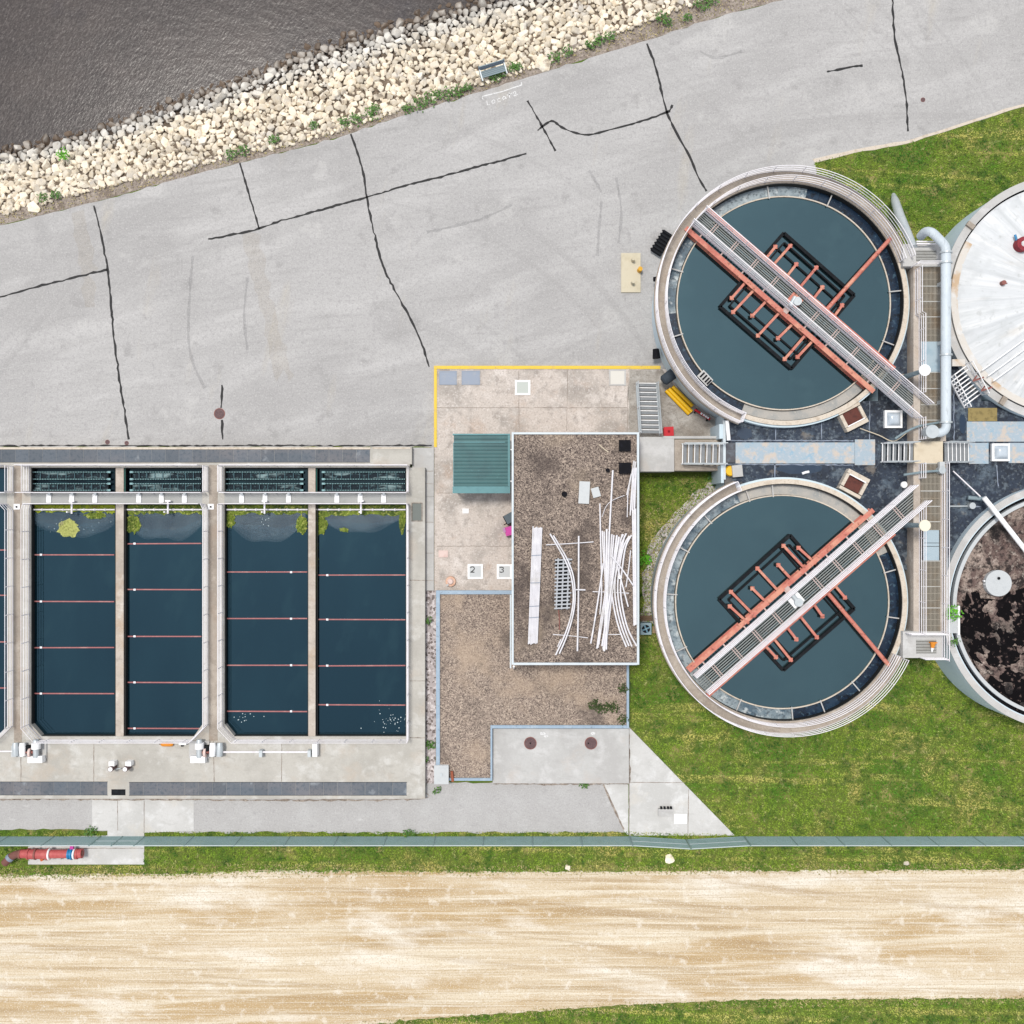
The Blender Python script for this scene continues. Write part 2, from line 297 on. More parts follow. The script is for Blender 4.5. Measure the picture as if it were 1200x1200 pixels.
stain_t = mat('tan_stain', ph(206, 186, 150), [('noise', 2, None, .5, .7, ph(190, 182, 166), .8)], rough=.9, alpha=.085)
paintw = mat('marking_white', ph(236, 236, 236), [('noise', 8, None, .48, .62, ph(198, 197, 196), .9)], rough=.7)
yellow = mat('kerb_yellow', ph(244, 208, 74), [('noise', 3, None, .52, .7, ph(214, 184, 110), .6), ('noise', 9, None, .6, .75, ph(150, 130, 80), .6)], rough=.7)
yel2 = mat('bright_yellow', ph(250, 196, 10), [('noise', 4, None, .6, .75, ph(214, 158, 20), .5)], rough=.5)
red = mat('signal_red', ph(214, 8, 36), [('noise', 4, None, .6, .75, ph(170, 8, 30), .5)], rough=.6)
orange = mat('orange_plastic', ph(238, 150, 40), [('noise', 5, None, .55, .75, ph(214, 120, 60), .6)], rough=.6)
blue = mat('valve_blue', ph(20, 134, 190), [('noise', 5, None, .55, .75, ph(10, 90, 140), .6)], rough=.5)
magenta = mat('magenta_plastic', ph(206, 50, 160), [('noise', 5, None, .55, .75, ph(230, 100, 190), .6)], rough=.45)
teal = mat('teal_roofing', ph(40, 104, 108), [('noise', .8, None, .45, .65, ph(30, 90, 96), .8), ('noise', 6, None, .6, .75, ph(76, 136, 140), .5)], rough=.5)
teal_l = mat('teal_trim', ph(84, 142, 148), [('noise', 2, None, .5, .7, ph(66, 124, 132), .7)], rough=.5)
grate_m = mat('channel_grating', ph(108, 116, 126), [('noise', .35, (.5, 1, 0), .45, .65, ph(134, 132, 136), .8), ('noise', 5, None, .5, .7, ph(76, 90, 104), .7), ('noise', .8, None, .62, .72, ph(170, 176, 182), .7)], rough=.7, vary=.10, bump=[('noise', 9, None, .6, .04)])
grate_g = mat('walk_grating', ph(186, 186, 184), [('noise', 1.0, None, .5, .7, ph(168, 170, 166), .7), ('wave', 9, None, .55, .8, ph(146, 150, 150), .6)], rough=.7)
bar_m = mat('grating_bars', ph(196, 196, 192), [('noise', 1, None, .5, .7, ph(166, 164, 154), .7)], rough=.6)
bar_b = mat('brown_grating_bars', ph(166, 158, 144), [('noise', .35, None, .48, .64, ph(150, 120, 84), .8), ('noise', .5, None, .55, .7, ph(196, 188, 176), .7)], rough=.6)
void = mat('grating_void', ph(96, 90, 80), [('noise', .5, None, .45, .65, ph(120, 96, 66), .7)], rough=.8)
roof_m = mat('roof_membrane', ph(46, 58, 76), [('noise', .45, None, .45, .62, ph(26, 34, 48), .85), ('noise', .7, None, .53, .64, ph(98, 114, 128), .7), ('noise', 2.2, None, .55, .66, ph(118, 130, 140), .55), ('noise', 5, None, .55, .68, ph(136, 148, 156), .5), ('noise', 6, (1, 1, 30), .52, .66, ph(14, 18, 28), .7), ('noise', .9, (1, 1, 60), .62, .70, ph(150, 140, 128), .5)], rough=.75, bump=[('noise', 10, None, .3, .03)])
pad_m = mat('roof_mat_speckle', ph(176, 192, 204), [('noise', 1.8, None, .5, .62, ph(214, 200, 186), .9), ('noise', 2.2, (1, 1, 30), .57, .66, ph(152, 186, 208), .8), ('noise', 6, None, .54, .68, ph(206, 206, 210), .7)], rough=.9)
pad_b = mat('roof_mat_brown', ph(160, 142, 92), [('noise', 3, None, .5, .65, ph(124, 110, 70), .8)], rough=.9)
skyl = mat('skylight_dome', ph(206, 216, 226), [('noise', 1.2, None, .45, .65, ph(180, 194, 206), .7)], rough=.15)
blue_w = mat('tank_wall_blue', ph(218, 236, 246), [('noise', .5, (1, 1, 0), .5, .7, ph(200, 220, 232), .7), ('noise', 3, None, .6, .75, ph(228, 240, 246), .5)], rough=.7)
rusty_rim = mat('rusty_rim', ph(226, 220, 212), [('noise', .6, None, .52, .64, ph(206, 172, 132), .8), ('noise', 1.4, None, .52, .66, ph(236, 236, 236), .8)], rough=.8)
sludge = mat('dried_sludge', ph(122, 102, 96), [('noise', .8, None, .46, .58, ph(186, 168, 156), .85), ('noise', 1.3, None, .53, .60, ph(30, 20, 22), .9),
    ('noise', 2.6, None, .55, .64, ph(214, 198, 186), .75), ('noise', 2.4, (1, 1, 40), .54, .62, ph(26, 18, 20), .85), ('noise', 5, None, .54, .66, ph(50, 36, 36), .8), ('noise', .20, None, .49, .56, ph(12, 8, 12), .93), ('noise', 4, None, .61, .68, ph(170, 152, 142), .6)], rough=.9, bump=[('noise', 3, None, 1, .25), ('noise', 9, None, .8, .08)])
coping = mat('blue_coping', ph(160, 182, 202), [('noise', 1.5, None, .5, .7, ph(188, 204, 218), .7), ('noise', 5, None, .58, .72, ph(104, 118, 134), .7)], rough=.6)
flash = mat('roof_flashing', ph(216, 226, 232), [('noise', 2, None, .5, .7, ph(190, 204, 214), .6)], rough=.5)
brick = mat('building_brick', ph(150, 118, 98), [('noise', 1, None, .5, .7, ph(120, 92, 76), .6)], rough=.9)
brown_g = mat('rusty_grille', ph(112, 60, 50), [('noise', 3, None, .5, .7, ph(76, 40, 36), .8), ('wave', 6, None, .5, .9, ph(70, 36, 30), .6)], rough=.8)
cream_c = mat('cream_slab', ph(220, 210, 186), [('noise', 2, None, .5, .7, ph(200, 188, 160), .6)], rough=.9)
pinkc = mat('pink_plate', ph(238, 214, 206), [('noise', 4, None, .5, .7, ph(220, 186, 176), .6)], rough=.8)
fence_m = mat('galvanised_wire', ph(150, 176, 176), [('noise', 1, None, .5, .7, ph(132, 160, 156), .6)], rough=.55, metal=.1)
manh = mat('manhole_iron', ph(116, 88, 90), [('vdist', 12, None, .2, .5, ph(92, 68, 70), .8), ('noise', 4, None, .5, .7, ph(130, 104, 104), .6)], rough=.7)
hatch_m = mat('hatch_grey', ph(206, 210, 212), [('noise', 3, None, .5, .7, ph(192, 196, 200), .6)], rough=.5)
hatch_b = mat('hatch_bluegrey', ph(146, 158, 178), [('noise', 3, None, .5, .7, ph(160, 166, 176), .8), ('wave', 5, None, .6, .9, ph(120, 132, 150), .5)], rough=.5)
wood = mat('weathered_board', ph(120, 98, 78), [('noise', 2, (.3, 3, 0), .5, .7, ph(92, 74, 58), .7)], rough=.9)
ac_m = mat('ac_casing', ph(150, 176, 188), [('noise', 3, None, .5, .7, ph(130, 156, 170), .6)], rough=.5)
bench_m = mat('bench_steel', ph(132, 150, 158), [('noise', 3, None, .5, .7, ph(158, 178, 186), .6)], rough=.6)

# ------------------------------------------------------------------ the setting: ground, river, bank, yard, roads
EDGE = [(-420, 400), (-150, 312), (0, 264), (110, 237), (200, 212), (280, 191), (340, 176), (400, 160), (470, 136), (540, 115), (620, 90), (690, 68), (760, 47), (850, 17), (925, -2), (1050, -40), (1250, -110), (1600, -230)]
TOPB = [(-420, 372), (-150, 290), (0, 246), (60, 231), (120, 214), (200, 196), (280, 174), (340, 162), (400, 145), (470, 121), (540, 99), (620, 74), (690, 46), (760, 18), (850, -16), (925, -30), (1050, -66), (1250, -136), (1600, -256)]
WATER = [(-420, 310), (-150, 225), (0, 176), (60, 168), (120, 150), (200, 122), (260, 100), (310, 82), (360, 60), (420, 42), (480, 24), (560, 2), (640, -24), (760, -66), (900, -110), (1050, -160), (1250, -230), (1600, -350)]
ZW = -2.2
g = xy(EDGE)
MB().add([(p.x, p.y, -.02) for p in g] + [(400, 400 * .0 + 30, -.02), (400, -400, -.02), (-400, -400, -.02), (-400, g[0].y - 120, -.02)], [tuple(range(len(g) + 4))[::-1]])
gb = MB(); pts = [(p.x, p.y) for p in g] + [(g[-1].x + 300, g[-1].y + 90), (g[-1].x + 300, -400), (g[0].x - 300, -400), (g[0].x - 300, g[0].y - 90)]
gb.prism(pts, 0, -.01, top_only=True); tag(gb.build('ground', soil, fix=False), kind='structure')
# river surface
a0, a1 = xy(WATER, ZW)[0], xy(WATER, ZW)[-1]
rb = MB(); rb.prism([(a0.x - 300, a0.y - 120), (a1.x + 300, a1.y - 60), (a1.x + 300, 400), (a0.x - 300, 400)], 0, ZW, top_only=True)
tag(rb.build('river_water', river, fix=False), kind='structure')
# bank: dirt verge, then slope under the stones
E3 = xy(EDGE, 0); T3 = [W(p[0], p[1], -.15) for p in TOPB]; D3 = [W(p[0], p[1] - 14, -2.75) for p in WATER]
def resample(P, n):
    L = [0]
    for i in range(1, len(P)): L.append(L[-1] + (P[i] - P[i - 1]).length)
    out = []
    for k in range(n):
        t = L[-1] * k / (n - 1); i = 0
        while i < len(P) - 2 and L[i + 1] < t: i += 1
        out.append(P[i].lerp(P[i + 1], (t - L[i]) / max(1e-6, L[i + 1] - L[i])))
    return out
NB = 220
E3, T3, D3 = resample(E3, NB), resample(T3, NB), resample(D3, NB)
bk = MB(); rows = [E3]
for t in (0.5, 1.0): rows.append([a.lerp(b, t) + Vector((0, 0, rnd.uniform(-.05, .04) - .012)) for a, b in zip(E3, T3)])
srow = [rows[-1]]
for t in (.25, .5, .75, 1): srow.append([a.lerp(b, t) + Vector((0, 0, rnd.uniform(-.06, .06) - .05)) for a, b in zip(T3, D3)])
vs_ = [p for r_ in rows for p in r_]; fs_ = []
for j in range(len(rows) - 1):
    for i in range(NB - 1): fs_.append((j * NB + i, j * NB + i + 1, (j + 1) * NB + i + 1, (j + 1) * NB + i))
tag(bk.add(vs_, fs_).build('river_verge', dirt), kind='structure')
fs_ = [(j * NB + i, j * NB + i + 1, (j + 1) * NB + i + 1, (j + 1) * NB + i) for j in range(4) for i in range(NB - 1)]
tag(MB().add([p for r_ in srow for p in r_], fs_).build('river_bank', slope_m), kind='structure')

def sheet(name, px, z, m, amp=0.0, step=.6, seed=1, z_read=0.0):
    p = [(q.x, q.y) for q in xy(px, z_read)]
    if amp: p = rough(p, amp, step, seed)
    return tag(MB().prism(p, 0, z, top_only=True).build(name, m, fix=False), kind='structure')
YARD = EDGE[1:-1] + [(1600, -80), (1330, 75), (1200, 124), (1130, 146), (1060, 168), (1000, 178), (955, 190), (960, 260), (880, 330), (846, 460), (846, 505), (600, 508), (520, 530), (505, 524), (-420, 524)]
sheet('asphalt_yard', YARD, .004, asphalt, .035, .5, 3)
sheet('rust_wash', [(284, 275), (306, 275), (316, 340), (330, 400), (345, 440), (338, 448), (332, 425), (324, 448), (314, 400), (298, 340)], .0062, stain_t, .12, .4, 14)
sheet('rust_wash', [(84, 250), (98, 246), (110, 300), (112, 360), (100, 360), (92, 300)], .0062, stain_t, .12, .4, 15)
sheet('yard_edge', [(952, 186.5), (1000, 175.5), (1060, 165.5), (1130, 143.5), (1200, 121.5), (1330, 72.5), (1330, 76), (1200, 125), (1130, 147), (1060, 169), (1000, 179.5), (955, 191)], .010, edge_c, .03, .6, 4)
sheet('service_road', [(-420, 930), (498, 930), (500, 917), (600, 916.5), (735, 916), (735, 975.5), (480, 976), (165, 975), (120, 974), (60, 972), (-420, 973)], .004, asphalt2, .05, .5, 5)
sheet('gravel_road', [(-420, 1026), (200, 1024), (300, 1020), (560, 1022), (800, 1021), (1000, 1020), (1620, 1016), (1620, 1168), (1100, 1170), (900, 1171), (760, 1176), (640, 1184), (520, 1192), (440, 1200), (300, 1212), (-420, 1230)], .004, tan, .045, .3, 6)
sheet('concrete_apron', [(737, 852), (861, 979), (737, 979)], .008, pale_c)
sheet('concrete_apron_strip', [(707, 919.3), (736.3, 919.3), (736.3, 979), (732, 975)], .008, pale_c)
sheet('concrete_crossing', [(108, 937), (227, 937), (227, 973.5), (169, 976), (169, 1013), (33, 1013), (33, 981), (126, 979), (126, 973), (108, 973)], .008, pale_c)
# raised concrete pad with its kerb
pb = MB(); pb.pbox(512, 432.5, 846, 513, 0, .1); pb.pbox(509, 513.1, 604, 692, 0, .098)
tag(pb.build('concrete_pad', pad_c), kind='structure')
kb = MB(); kb.pbox(508.6, 428.6, 774, 432.4, 0, .14); kb.pbox(508.6, 432.6, 511.9, 524, 0, .14)
o = tag(kb.build('yellow_kerb', yellow), 'long yellow painted kerb along two sides of the concrete pad', 'kerb')
sb_ = MB(); sb_.pbox(483, 524.5, 508.4, 582, 0, .11); sb_.pbox(498.4, 582.3, 508.4, 692, 0, .108)
tag(sb_.build('pavement', slab_c), kind='structure')
sheet('pebble_strip', [(498.4, 692), (511, 692), (511, 918), (498.4, 918)], .02, peb, .02, .5, 9)
sheet('stained_apron', [(737, 433), (776, 433), (800, 470), (846, 498), (846, 513), (737, 513)], .106, stain_c, .05, .5, 12)
sheet('pebble_border', [(752, 690), (760, 640), (790, 600), (830, 565), (846, 566), (800, 640), (775, 700), (772, 735), (752, 730)], .012, peb, .12, .4, 13)
# joints in concrete, sealed cracks in asphalt and the painted mark
def seams(name, lines, wd, z, m, jit=.45, wob=.5, kind='structure', zr=0.0):
    b = MB()
    for i, L in enumerate(lines):
        p = [W(q[0], q[1], zr) for q in L]; p = [(q.x, q.y) for q in p]
        p = smooth_line([Vector((a[0], a[1])) for a in p], 4) if len(p) > 2 else p
        p = rough([(a[0], a[1]) for a in p], .028 * wob, .22, 50 + i, closed=False); b.ribbon(p, wd, z, jit=jit)
    return tag(b.build(name, m, fix=False), kind=kind)
CRACKS = [[(110, 241), (117, 268), (126, 314), (131, 370), (134, 400), (141, 450), (151, 515)], [(-60, 366), (0, 348), (60, 332), (126, 316)],
    [(281, 191), (292, 228), (304, 269)], [(244, 280), (292, 271), (340, 256), (430, 231), (470, 219), (540, 201), (617, 180)],
    [(411, 157), (424, 195), (430, 231), (437, 268), (452, 320), (475, 362), (491, 395), (503, 430)], [(260, 451), (259, 478)], [(260, 492), (261, 515)],
    [(618, 118), (634, 146), (651, 177)], [(630, 153), (640, 145), (648, 142), (658, 149), (672, 155), (690, 158), (715, 152), (745, 144), (780, 132), (785, 129), (788, 123)],
    [(758, 51), (770, 85), (781, 130), (795, 160), (808, 183), (818, 207), (828, 224)], [(1045, -20), (1048, 40), (1056, 80), (1062, 118), (1064, 154)],
    [(969, 84), (981, 82), (1000, 78), (1011, 77)], [(-420, 523.5), (0, 522.5), (80, 522), (200, 522.5), (300, 522), (400, 522.3), (506, 522)]]
seams('crack_seal', CRACKS[:12], .125, .009, tar, .5, .8)
seams('yard_joint', CRACKS[12:], .085, .009, tar, .7)
seams('hairline_crack', [[(131, 370), (150, 378), (168, 374)], [(437, 268), (456, 272), (470, 284)], [(781, 130), (800, 134), (812, 130)], [(292, 228), (276, 236), (262, 234)], [(340, 256), (346, 272), (342, 290)], [(540, 201), (548, 214), (544, 230)], [(60, 332), (64, 350)], [(1056, 80), (1072, 86), (1090, 84)], [(1011, 77), (1020, 81), (1021, 84)], [(178, 302), (210, 292), (244, 281)], [(640, 145), (652, 138), (660, 141)], [(0, 433), (40, 426), (90, 424), (160, 425), (300, 425)]], .035, .009, asphalt2, .5)
seams('tyre_mark', [[(226, 300), (222, 350), (221, 400), (228, 430), (240, 455)], [(290, 325), (286, 370), (290, 410)], [(705, 235), (702, 270), (700, 300)], [(722, 208), (728, 245), (725, 285)], [(600, 240), (560, 258), (500, 272)], [(690, 200), (705, 225)], [(820, 60), (840, 68), (870, 60)]], .16, .0065, tar_old, .5)
MK = [[(566, 116.5), (565, 113), (588, 107.5), (611.5, 99.5), (611, 96.5)], [(572.4, 118), (573.2, 121.4), (575.8, 120.6)],
    [(578.2, 117.3), (577.6, 118.9), (578.8, 119.9), (580.6, 119.2), (580.9, 117.5), (579.8, 116.6), (578.2, 117.3)], [(586.3, 115.6), (584.8, 115.4), (583.4, 116.8), (584.3, 118.4), (586.8, 117.9)],
    [(591.8, 114.2), (590.2, 113.6), (588.8, 115), (589.8, 116.6), (591.6, 115.4), (592, 114.2), (592.8, 116)], [(595.6, 110.2), (596.4, 115)], [(593.4, 112.6), (598.6, 110.8)],
    [(599.8, 112.2), (603, 110.8), (602, 109.2), (600.2, 109.9), (599.8, 112), (601, 113.2), (604.6, 111.6)]]
b = MB()
for i, L in enumerate(MK):
    if i: L = [(588 + (x - 588) * 1.12, 115.5 + (y - 115.5) * 1.3) for x, y in L]
    b.ribbon([(q.x, q.y) for q in xy(L)], .06 if i else .08, .010, jit=.15)
tag(b.build('painted_lettering', paintw, fix=False), kind='structure')
seams('pad_joint', [[(608, 434), (608, 505)], [(665, 434), (664, 505)], [(512, 478), (735, 478)], [(736, 434), (735, 508)], [(512, 640), (598, 640)], [(512, 578), (530, 578)]], .03, .106, dirt, .4, .3)
seams('pavement_joint', [[(484, 552), (508, 552)], [(484, 567), (508, 567)], [(499, 612), (508, 612)], [(499, 648), (508, 648)], [(499, 680), (508, 680)]], .03, .117, dirt, .4, .3)
seams('apron_joint', [[(737.5, 879), (737.5, 979)], [(737, 917), (803, 917)], [(807, 925), (806, 978)], [(138, 938), (138, 973)], [(169, 938), (169, 975)], [(33, 994), (168, 994)]], .035, .013, dirt, .4, .3)
seams('weedy_joint', [[(737, 854), (738, 917)], [(578, 918.5), (650, 919), (737, 918.3)], [(707, 919), (718, 944), (731, 972)], [(0, 936.5), (200, 937), (350, 938), (490, 936), (499, 929)]], .09, .014, dirt, .8, .8)

# ------------------------------------------------------------------ handrails
def post_mesh(h=1.07, r=.026):
    bm = MB().tube([(0, 0, 0), (0, 0, h)], r, 6); me = bpy.data.meshes.new('post'); me.from_pydata([tuple(v) for v in bm.v], [], bm.f); me.materials.append(rail_w); return me
POST = post_mesh()
def rail_parts(root, P, h=1.07, levels=(1.07, .74, .40), spacing=1.75, toe=True, r=.023, m=rail_w, sub=None):
    """P: floor-level points. root gets top rail, mid rails, kick plate and one post each."""
    n0 = ('top_rail', 'mid_rail', 'lower_rail')
    for nm, lv in zip(n0, levels): MB().tube([p + Vector((0, 0, lv)) for p in P], r, 6).build(nm, m, root)
    if toe:
        t = MB()
        for a, b in zip(P[:-1], P[1:]): t.bar(a + Vector((0, 0, .06)), b + Vector((0, 0, .06)), .014, .11)
        t.build('kick_plate', m, root)
    L = 0; acc = [0]
    for a, b in zip(P[:-1], P[1:]): L += (b - a).length; acc.append(L)
    n = max(1, round(L / spacing))
    for k in range(n + 1):
        t = min(L - .03, max(.03, L * k / n)); i = 0
        while i < len(P) - 2 and acc[i + 1] < t: i += 1
        p = P[i].lerp(P[i + 1], (t - acc[i]) / max(1e-6, acc[i + 1] - acc[i]))
        o = bpy.data.objects.new('post', POST); C.objects.link(o); o.parent = root; o.location = p - ORG[root]; ORG[o] = p
def handrail(label, P, group='white tubular handrails', **kw):
    root = thing('handrail', label, 'handrail', P[0], group)
    rail_parts(root, P, **kw); return root
def RP(pts, z): return [W(a, b_, z) for a, b_ in pts]

# ------------------------------------------------------------------ rectangular settling basins
ZD, ZB = .60, .16                    # deck and water heights
basin = thing('settling_basin', 'long concrete settling basin block with four full dark water tanks beside the grey yard', 'basin', W(240, 700, 0))
b = MB()
b.pbox(-420, 524, 480, 548, 0, ZD); b.pbox(436, 523.8, 482.6, 544, 0, ZD - .004)
for x0, x1 in ((8.2, 36), (237, 263)): b.pbox(x0, 548, x1, 863, 0, ZD)
b.pbox(476, 548, 498, 863, 0, ZD)
b.pbox(-420, 863, 498, 936, 0, ZD)
for pts in ([(36, 848), (36, 863.2), (49, 863.2)], [(237, 849), (237, 863.2), (227, 863.2)], [(263, 848), (263, 863.2), (275, 863.2)], [(8.2, 851), (8.2, 863.2), (-3, 863.2)]):
    b.prism([(q.x, q.y) for q in xy(pts, ZD)], 0, ZD - .003)
b.build('deck', deck_c, basin)
for x0, x1 in ((135.6, 144.8), (361.3, 369.6)): MB().pbox(x0, 548.2, x1, 862.8, 0, ZD - .06).build('divider_wall', wall_c, basin)
MB().pbox(16.5, 545, 25.5, 870, ZD, ZD + .012).build('walkway', walk_c, basin); MB().pbox(245, 545, 255, 868, ZD, ZD + .012).build('walkway', walk_c, basin)
# near-black lining on the inner faces of each tank
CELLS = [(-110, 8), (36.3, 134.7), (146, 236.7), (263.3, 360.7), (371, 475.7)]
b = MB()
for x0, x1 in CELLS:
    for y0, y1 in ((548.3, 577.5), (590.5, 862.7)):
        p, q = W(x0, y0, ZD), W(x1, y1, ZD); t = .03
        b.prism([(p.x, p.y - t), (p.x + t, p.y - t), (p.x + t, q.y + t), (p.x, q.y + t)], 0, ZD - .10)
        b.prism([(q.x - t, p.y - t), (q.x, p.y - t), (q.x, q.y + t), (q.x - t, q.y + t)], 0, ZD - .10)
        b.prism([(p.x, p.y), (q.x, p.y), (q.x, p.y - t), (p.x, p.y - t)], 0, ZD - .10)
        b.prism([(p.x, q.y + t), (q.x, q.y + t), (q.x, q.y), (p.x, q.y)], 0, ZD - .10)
b.build('dark_lining', wet, basin)
# walkway grating across the tanks
b = MB(); b.pbox(-110, 577.8, 8, 590, ZD - .05, ZD - .004)
for x0, x1 in ((36, 237), (263, 476)): b.pbox(x0, 577.8, x1, 590, ZD - .05, ZD - .004)
b.build('cross_walkway', grate_g, basin)
for x in (19.5, 247):
    cp = MB().pbox(x - 3.5, 590.5, x + 3.5, 597, ZD + .013, ZD + .05).build('cover_plate', white, basin)
    p = W(x, 594, ZD + .05); MB().cyl((p.x, p.y), .06, ZD + .05, ZD + .10, 10).build('knob', black, cp)
b = MB(); b.pbox(-420, 524.2, 434, 526.6, ZD, ZD + .03); b.pbox(436.5, 524.2, 481, 526, ZD, ZD + .03); b.build('deck_kerb', edge_c, basin)
tag(basin and MB().pbox(-110, 548.4, 8, 862.6, 0, ZB).pbox(36.3, 590.6, 134.7, 862.6, 0, ZB).pbox(146, 590.6, 236.7, 862.6, 0, ZB).pbox(263.3, 590.6, 360.7, 862.6, 0, ZB).pbox(371, 590.6, 475.7, 862.6, 0, ZB).build('basin_water', basin_w), kind='structure')
b = MB()
for x0, x1 in CELLS[1:]: b.pbox(x0, 548.4, x1, 577.4, 0, ZB - .05)
tag(b.build('channel_water', chan_w), kind='structure')
# joints on the deck
seams('deck_joint', [[(24.5, 852), (24.5, 916)], [(250, 850), (250, 865)], [(250, 868), (251, 916)], [(0, 880.5), (24, 880.5)], [(110, 872), (110, 916)], [(330, 872), (330, 916)], [(480, 680), (498, 680)], [(480, 798), (498, 798)], [(480, 864.5), (498, 864.5)]], .04, ZD + .006, dirt, .4, .3, zr=ZD)
# trench gratings, one panel each
def trench(label, x0, x1, y0, y1, n, z, m, skip=()):
    r_ = thing('trench_grating', label, 'grating', W((x0 + x1) / 2, (y0 + y1) / 2, z))
    for i in range(n):
        if i in skip: continue
        a = x0 + (x1 - x0) * i / n; c = x0 + (x1 - x0) * (i + 1) / n
        mb = MB(); mb.pbox(a + .12, y0, c - .12, y1, z - .03, z + .012)
        p, q = W(a + .12, y0, z), W(c - .12, y1, z); k = 14
        for j in range(k):
            x = p.x + (q.x - p.x) * (j + .5) / k; mb.box((x, (p.y + q.y) / 2, z + .018), (.022, abs(q.y - p.y) - .04, .012))
        mb.build('panel', m, r_)
    b_ = MB(); b_.pbox(x0 - .4, y0 - .5, x1 + .4, y0 - .05, z - .02, z + .008); b_.pbox(x0 - .4, y1 + .05, x1 + .4, y1 + .5, z - .02, z + .008); b_.build('frame', dark, r_)
    return r_
trench('grey grating strip along the north edge of the basin beside the asphalt yard', -110, 433.5, 527, 541.5, 34, ZD, grate_m)
trench('grey grating strip on the south deck left of the concrete gap', -110, 125.8, 916.5, 931.5, 15, ZD, grate_m)
trench('grey grating strip on the south deck right of the concrete gap', 151.5, 476.5, 917, 931.8, 20, ZD, grate_m)
b = MB(); b.pbox(130.5, 925, 147, 932, ZD - .02, ZD + .01); b.build('drain_void', dark, basin)
# weir troughs in the top channels
for (x0, x1), nm in zip(CELLS[1:], ('leftmost channel', 'second channel from the left', 'third channel from the left', 'rightmost channel')):
    flip = nm in ('second channel from the left', 'rightmost channel'); a, c = (x0 + 8, x1 - 1) if flip else (x0 + 1, x1 - 7)
    for (ya, yb), wh in zip(((553.2, 561.5), (566.8, 574.5)), ('upper', 'lower')):
        t = thing('weir_trough', f'{wh} notched effluent trough over the {nm}', 'weir trough', W((a + c) / 2, (ya + yb) / 2, ZB), 'notched weir troughs over the basin channels')
        pl = MB(); zt = ZB + .10
        for y in (ya, yb): p, q = W(a, y, zt), W(c, y, zt); pl.bar(p, q, .03, .26)
        e = c if not flip else a; p, q = W(e, ya, zt), W(e, yb, zt); pl.bar(p, q, .03, .26); pl.build('side_plate', dark, t)
        th = MB(); m_ = int((c - a) / 1.9)
        for y in (ya, yb):
            for k in range(m_): p = W(a + (c - a) * (k + .5) / m_, y, zt + .15); th.box((p.x, p.y, zt + .15), (.045, .06, .05))
        for y in (ya, yb): p = W(e, y, zt + .14); th.box((p.x, p.y, zt + .14), (.2, .12, .05))
        th.build('weir_teeth', mat('weir_teeth', ph(150, 190, 194)) if 'weir_teeth' not in MATS else MATS['weir_teeth'], t)
        tb = MB()
        for k in range(1, 9):
            x = a + (c - a) * k / 9; p, q = W(x, ya + .8, zt + .05), W(x, yb - .8, zt + .05); tb.bar(p, q, .035, .03)
        tb.build('cross_tie', mat('tie', ph(86, 120, 130)) if 'tie' not in MATS else MATS['tie'], t)
        fl = MB(); p, q = W(a + 1, ya + 1, ZB + .04), W(c - 1, yb - 1, ZB + .04)
        fl.prism(rough([(p.x, q.y), (q.x, q.y), (q.x, p.y), (p.x, p.y)], .02, .5, 3), 0, ZB + .03, top_only=True)
        fl.build('overflow_foam', mat('trough_foam', ph(16, 34, 46), [('noise', 1.1, (.5, 1.6, 0), .53, .64, ph(160, 188, 192), .85), ('noise', 5, None, .55, .68, ph(96, 138, 146), .7)]) if 'trough_foam' not in MATS else MATS['trough_foam'], t)
for x in (146.6, 371.5):
    tag(MB().pbox(x - .6, 549, x + .6, 576.5, ZB - .1, ZB + .25).build('green_plate', mat('green_plate%d' % x, ph(60, 150, 140))), 'thin turquoise plate on the right face of the divider wall %s' % ('between the two left tanks' if x < 200 else 'between the two right tanks'), 'plate')
# white gate covers on the cross walkway
names = ['leftmost tank', 'second tank', 'third tank', 'rightmost tank']
for xs, nm in zip(((57, 84, 111), (162.5, 189, 216), (283, 310.5, 338), (394.7, 422, 449.5)), names):
    for x, od in zip(xs, ('left', 'middle', 'right')):
        t = thing('gate_cover', f'{od} white cover across the grating walkway over the {nm}', 'gate cover', W(x, 584, ZD), 'white gate covers on the grating walkway')
        MB().pbox(x - 2.7, 579.2, x + 2.7, 589, ZD, ZD + .08).build('plate', white, t)
        MB().pbox(x - 1.4, 577.6, x + 1.4, 580, ZD + .082, ZD + .30).build('gate_stem', alu, t)
    x0 = xs[1]
# scum pipes
for (x0, x1), xm, nm in zip(CELLS[1:], (84, 196.8, 310, 423), names):
    t = thing('scum_pipe', f'thin white skimmer pipe across the algae at the top of the {nm}', 'pipe', W(xm, 597, ZB), 'skimmer pipes at the tank heads')
    MB().tube(RP([(x0, 597.2), (x1, 597.2)], ZB + .16), .05, 8).build('pipe', rail_w, t, smooth=True)
    v = MB(); v.tube(RP([(xm, 587), (xm, 602)], ZB + .7), .06, 8); p = W(xm, 600, ZB); v.tube([p, p + Vector((0, 0, .72))], .05, 8); v.box(W(xm, 587, ZB + .74), (.34, .1, .08)); v.build('lever', rail_w, t)
    s_ = MB()
    for k in range(1, 8):
        if k == 4: continue
        p = W(x0 + (x1 - x0) * k / 8, 597.2, ZB + .2); s_.cyl((p.x, p.y), .10, ZB + .12, ZB + .24, 8, .05)
    s_.build('support', rail_w, t)
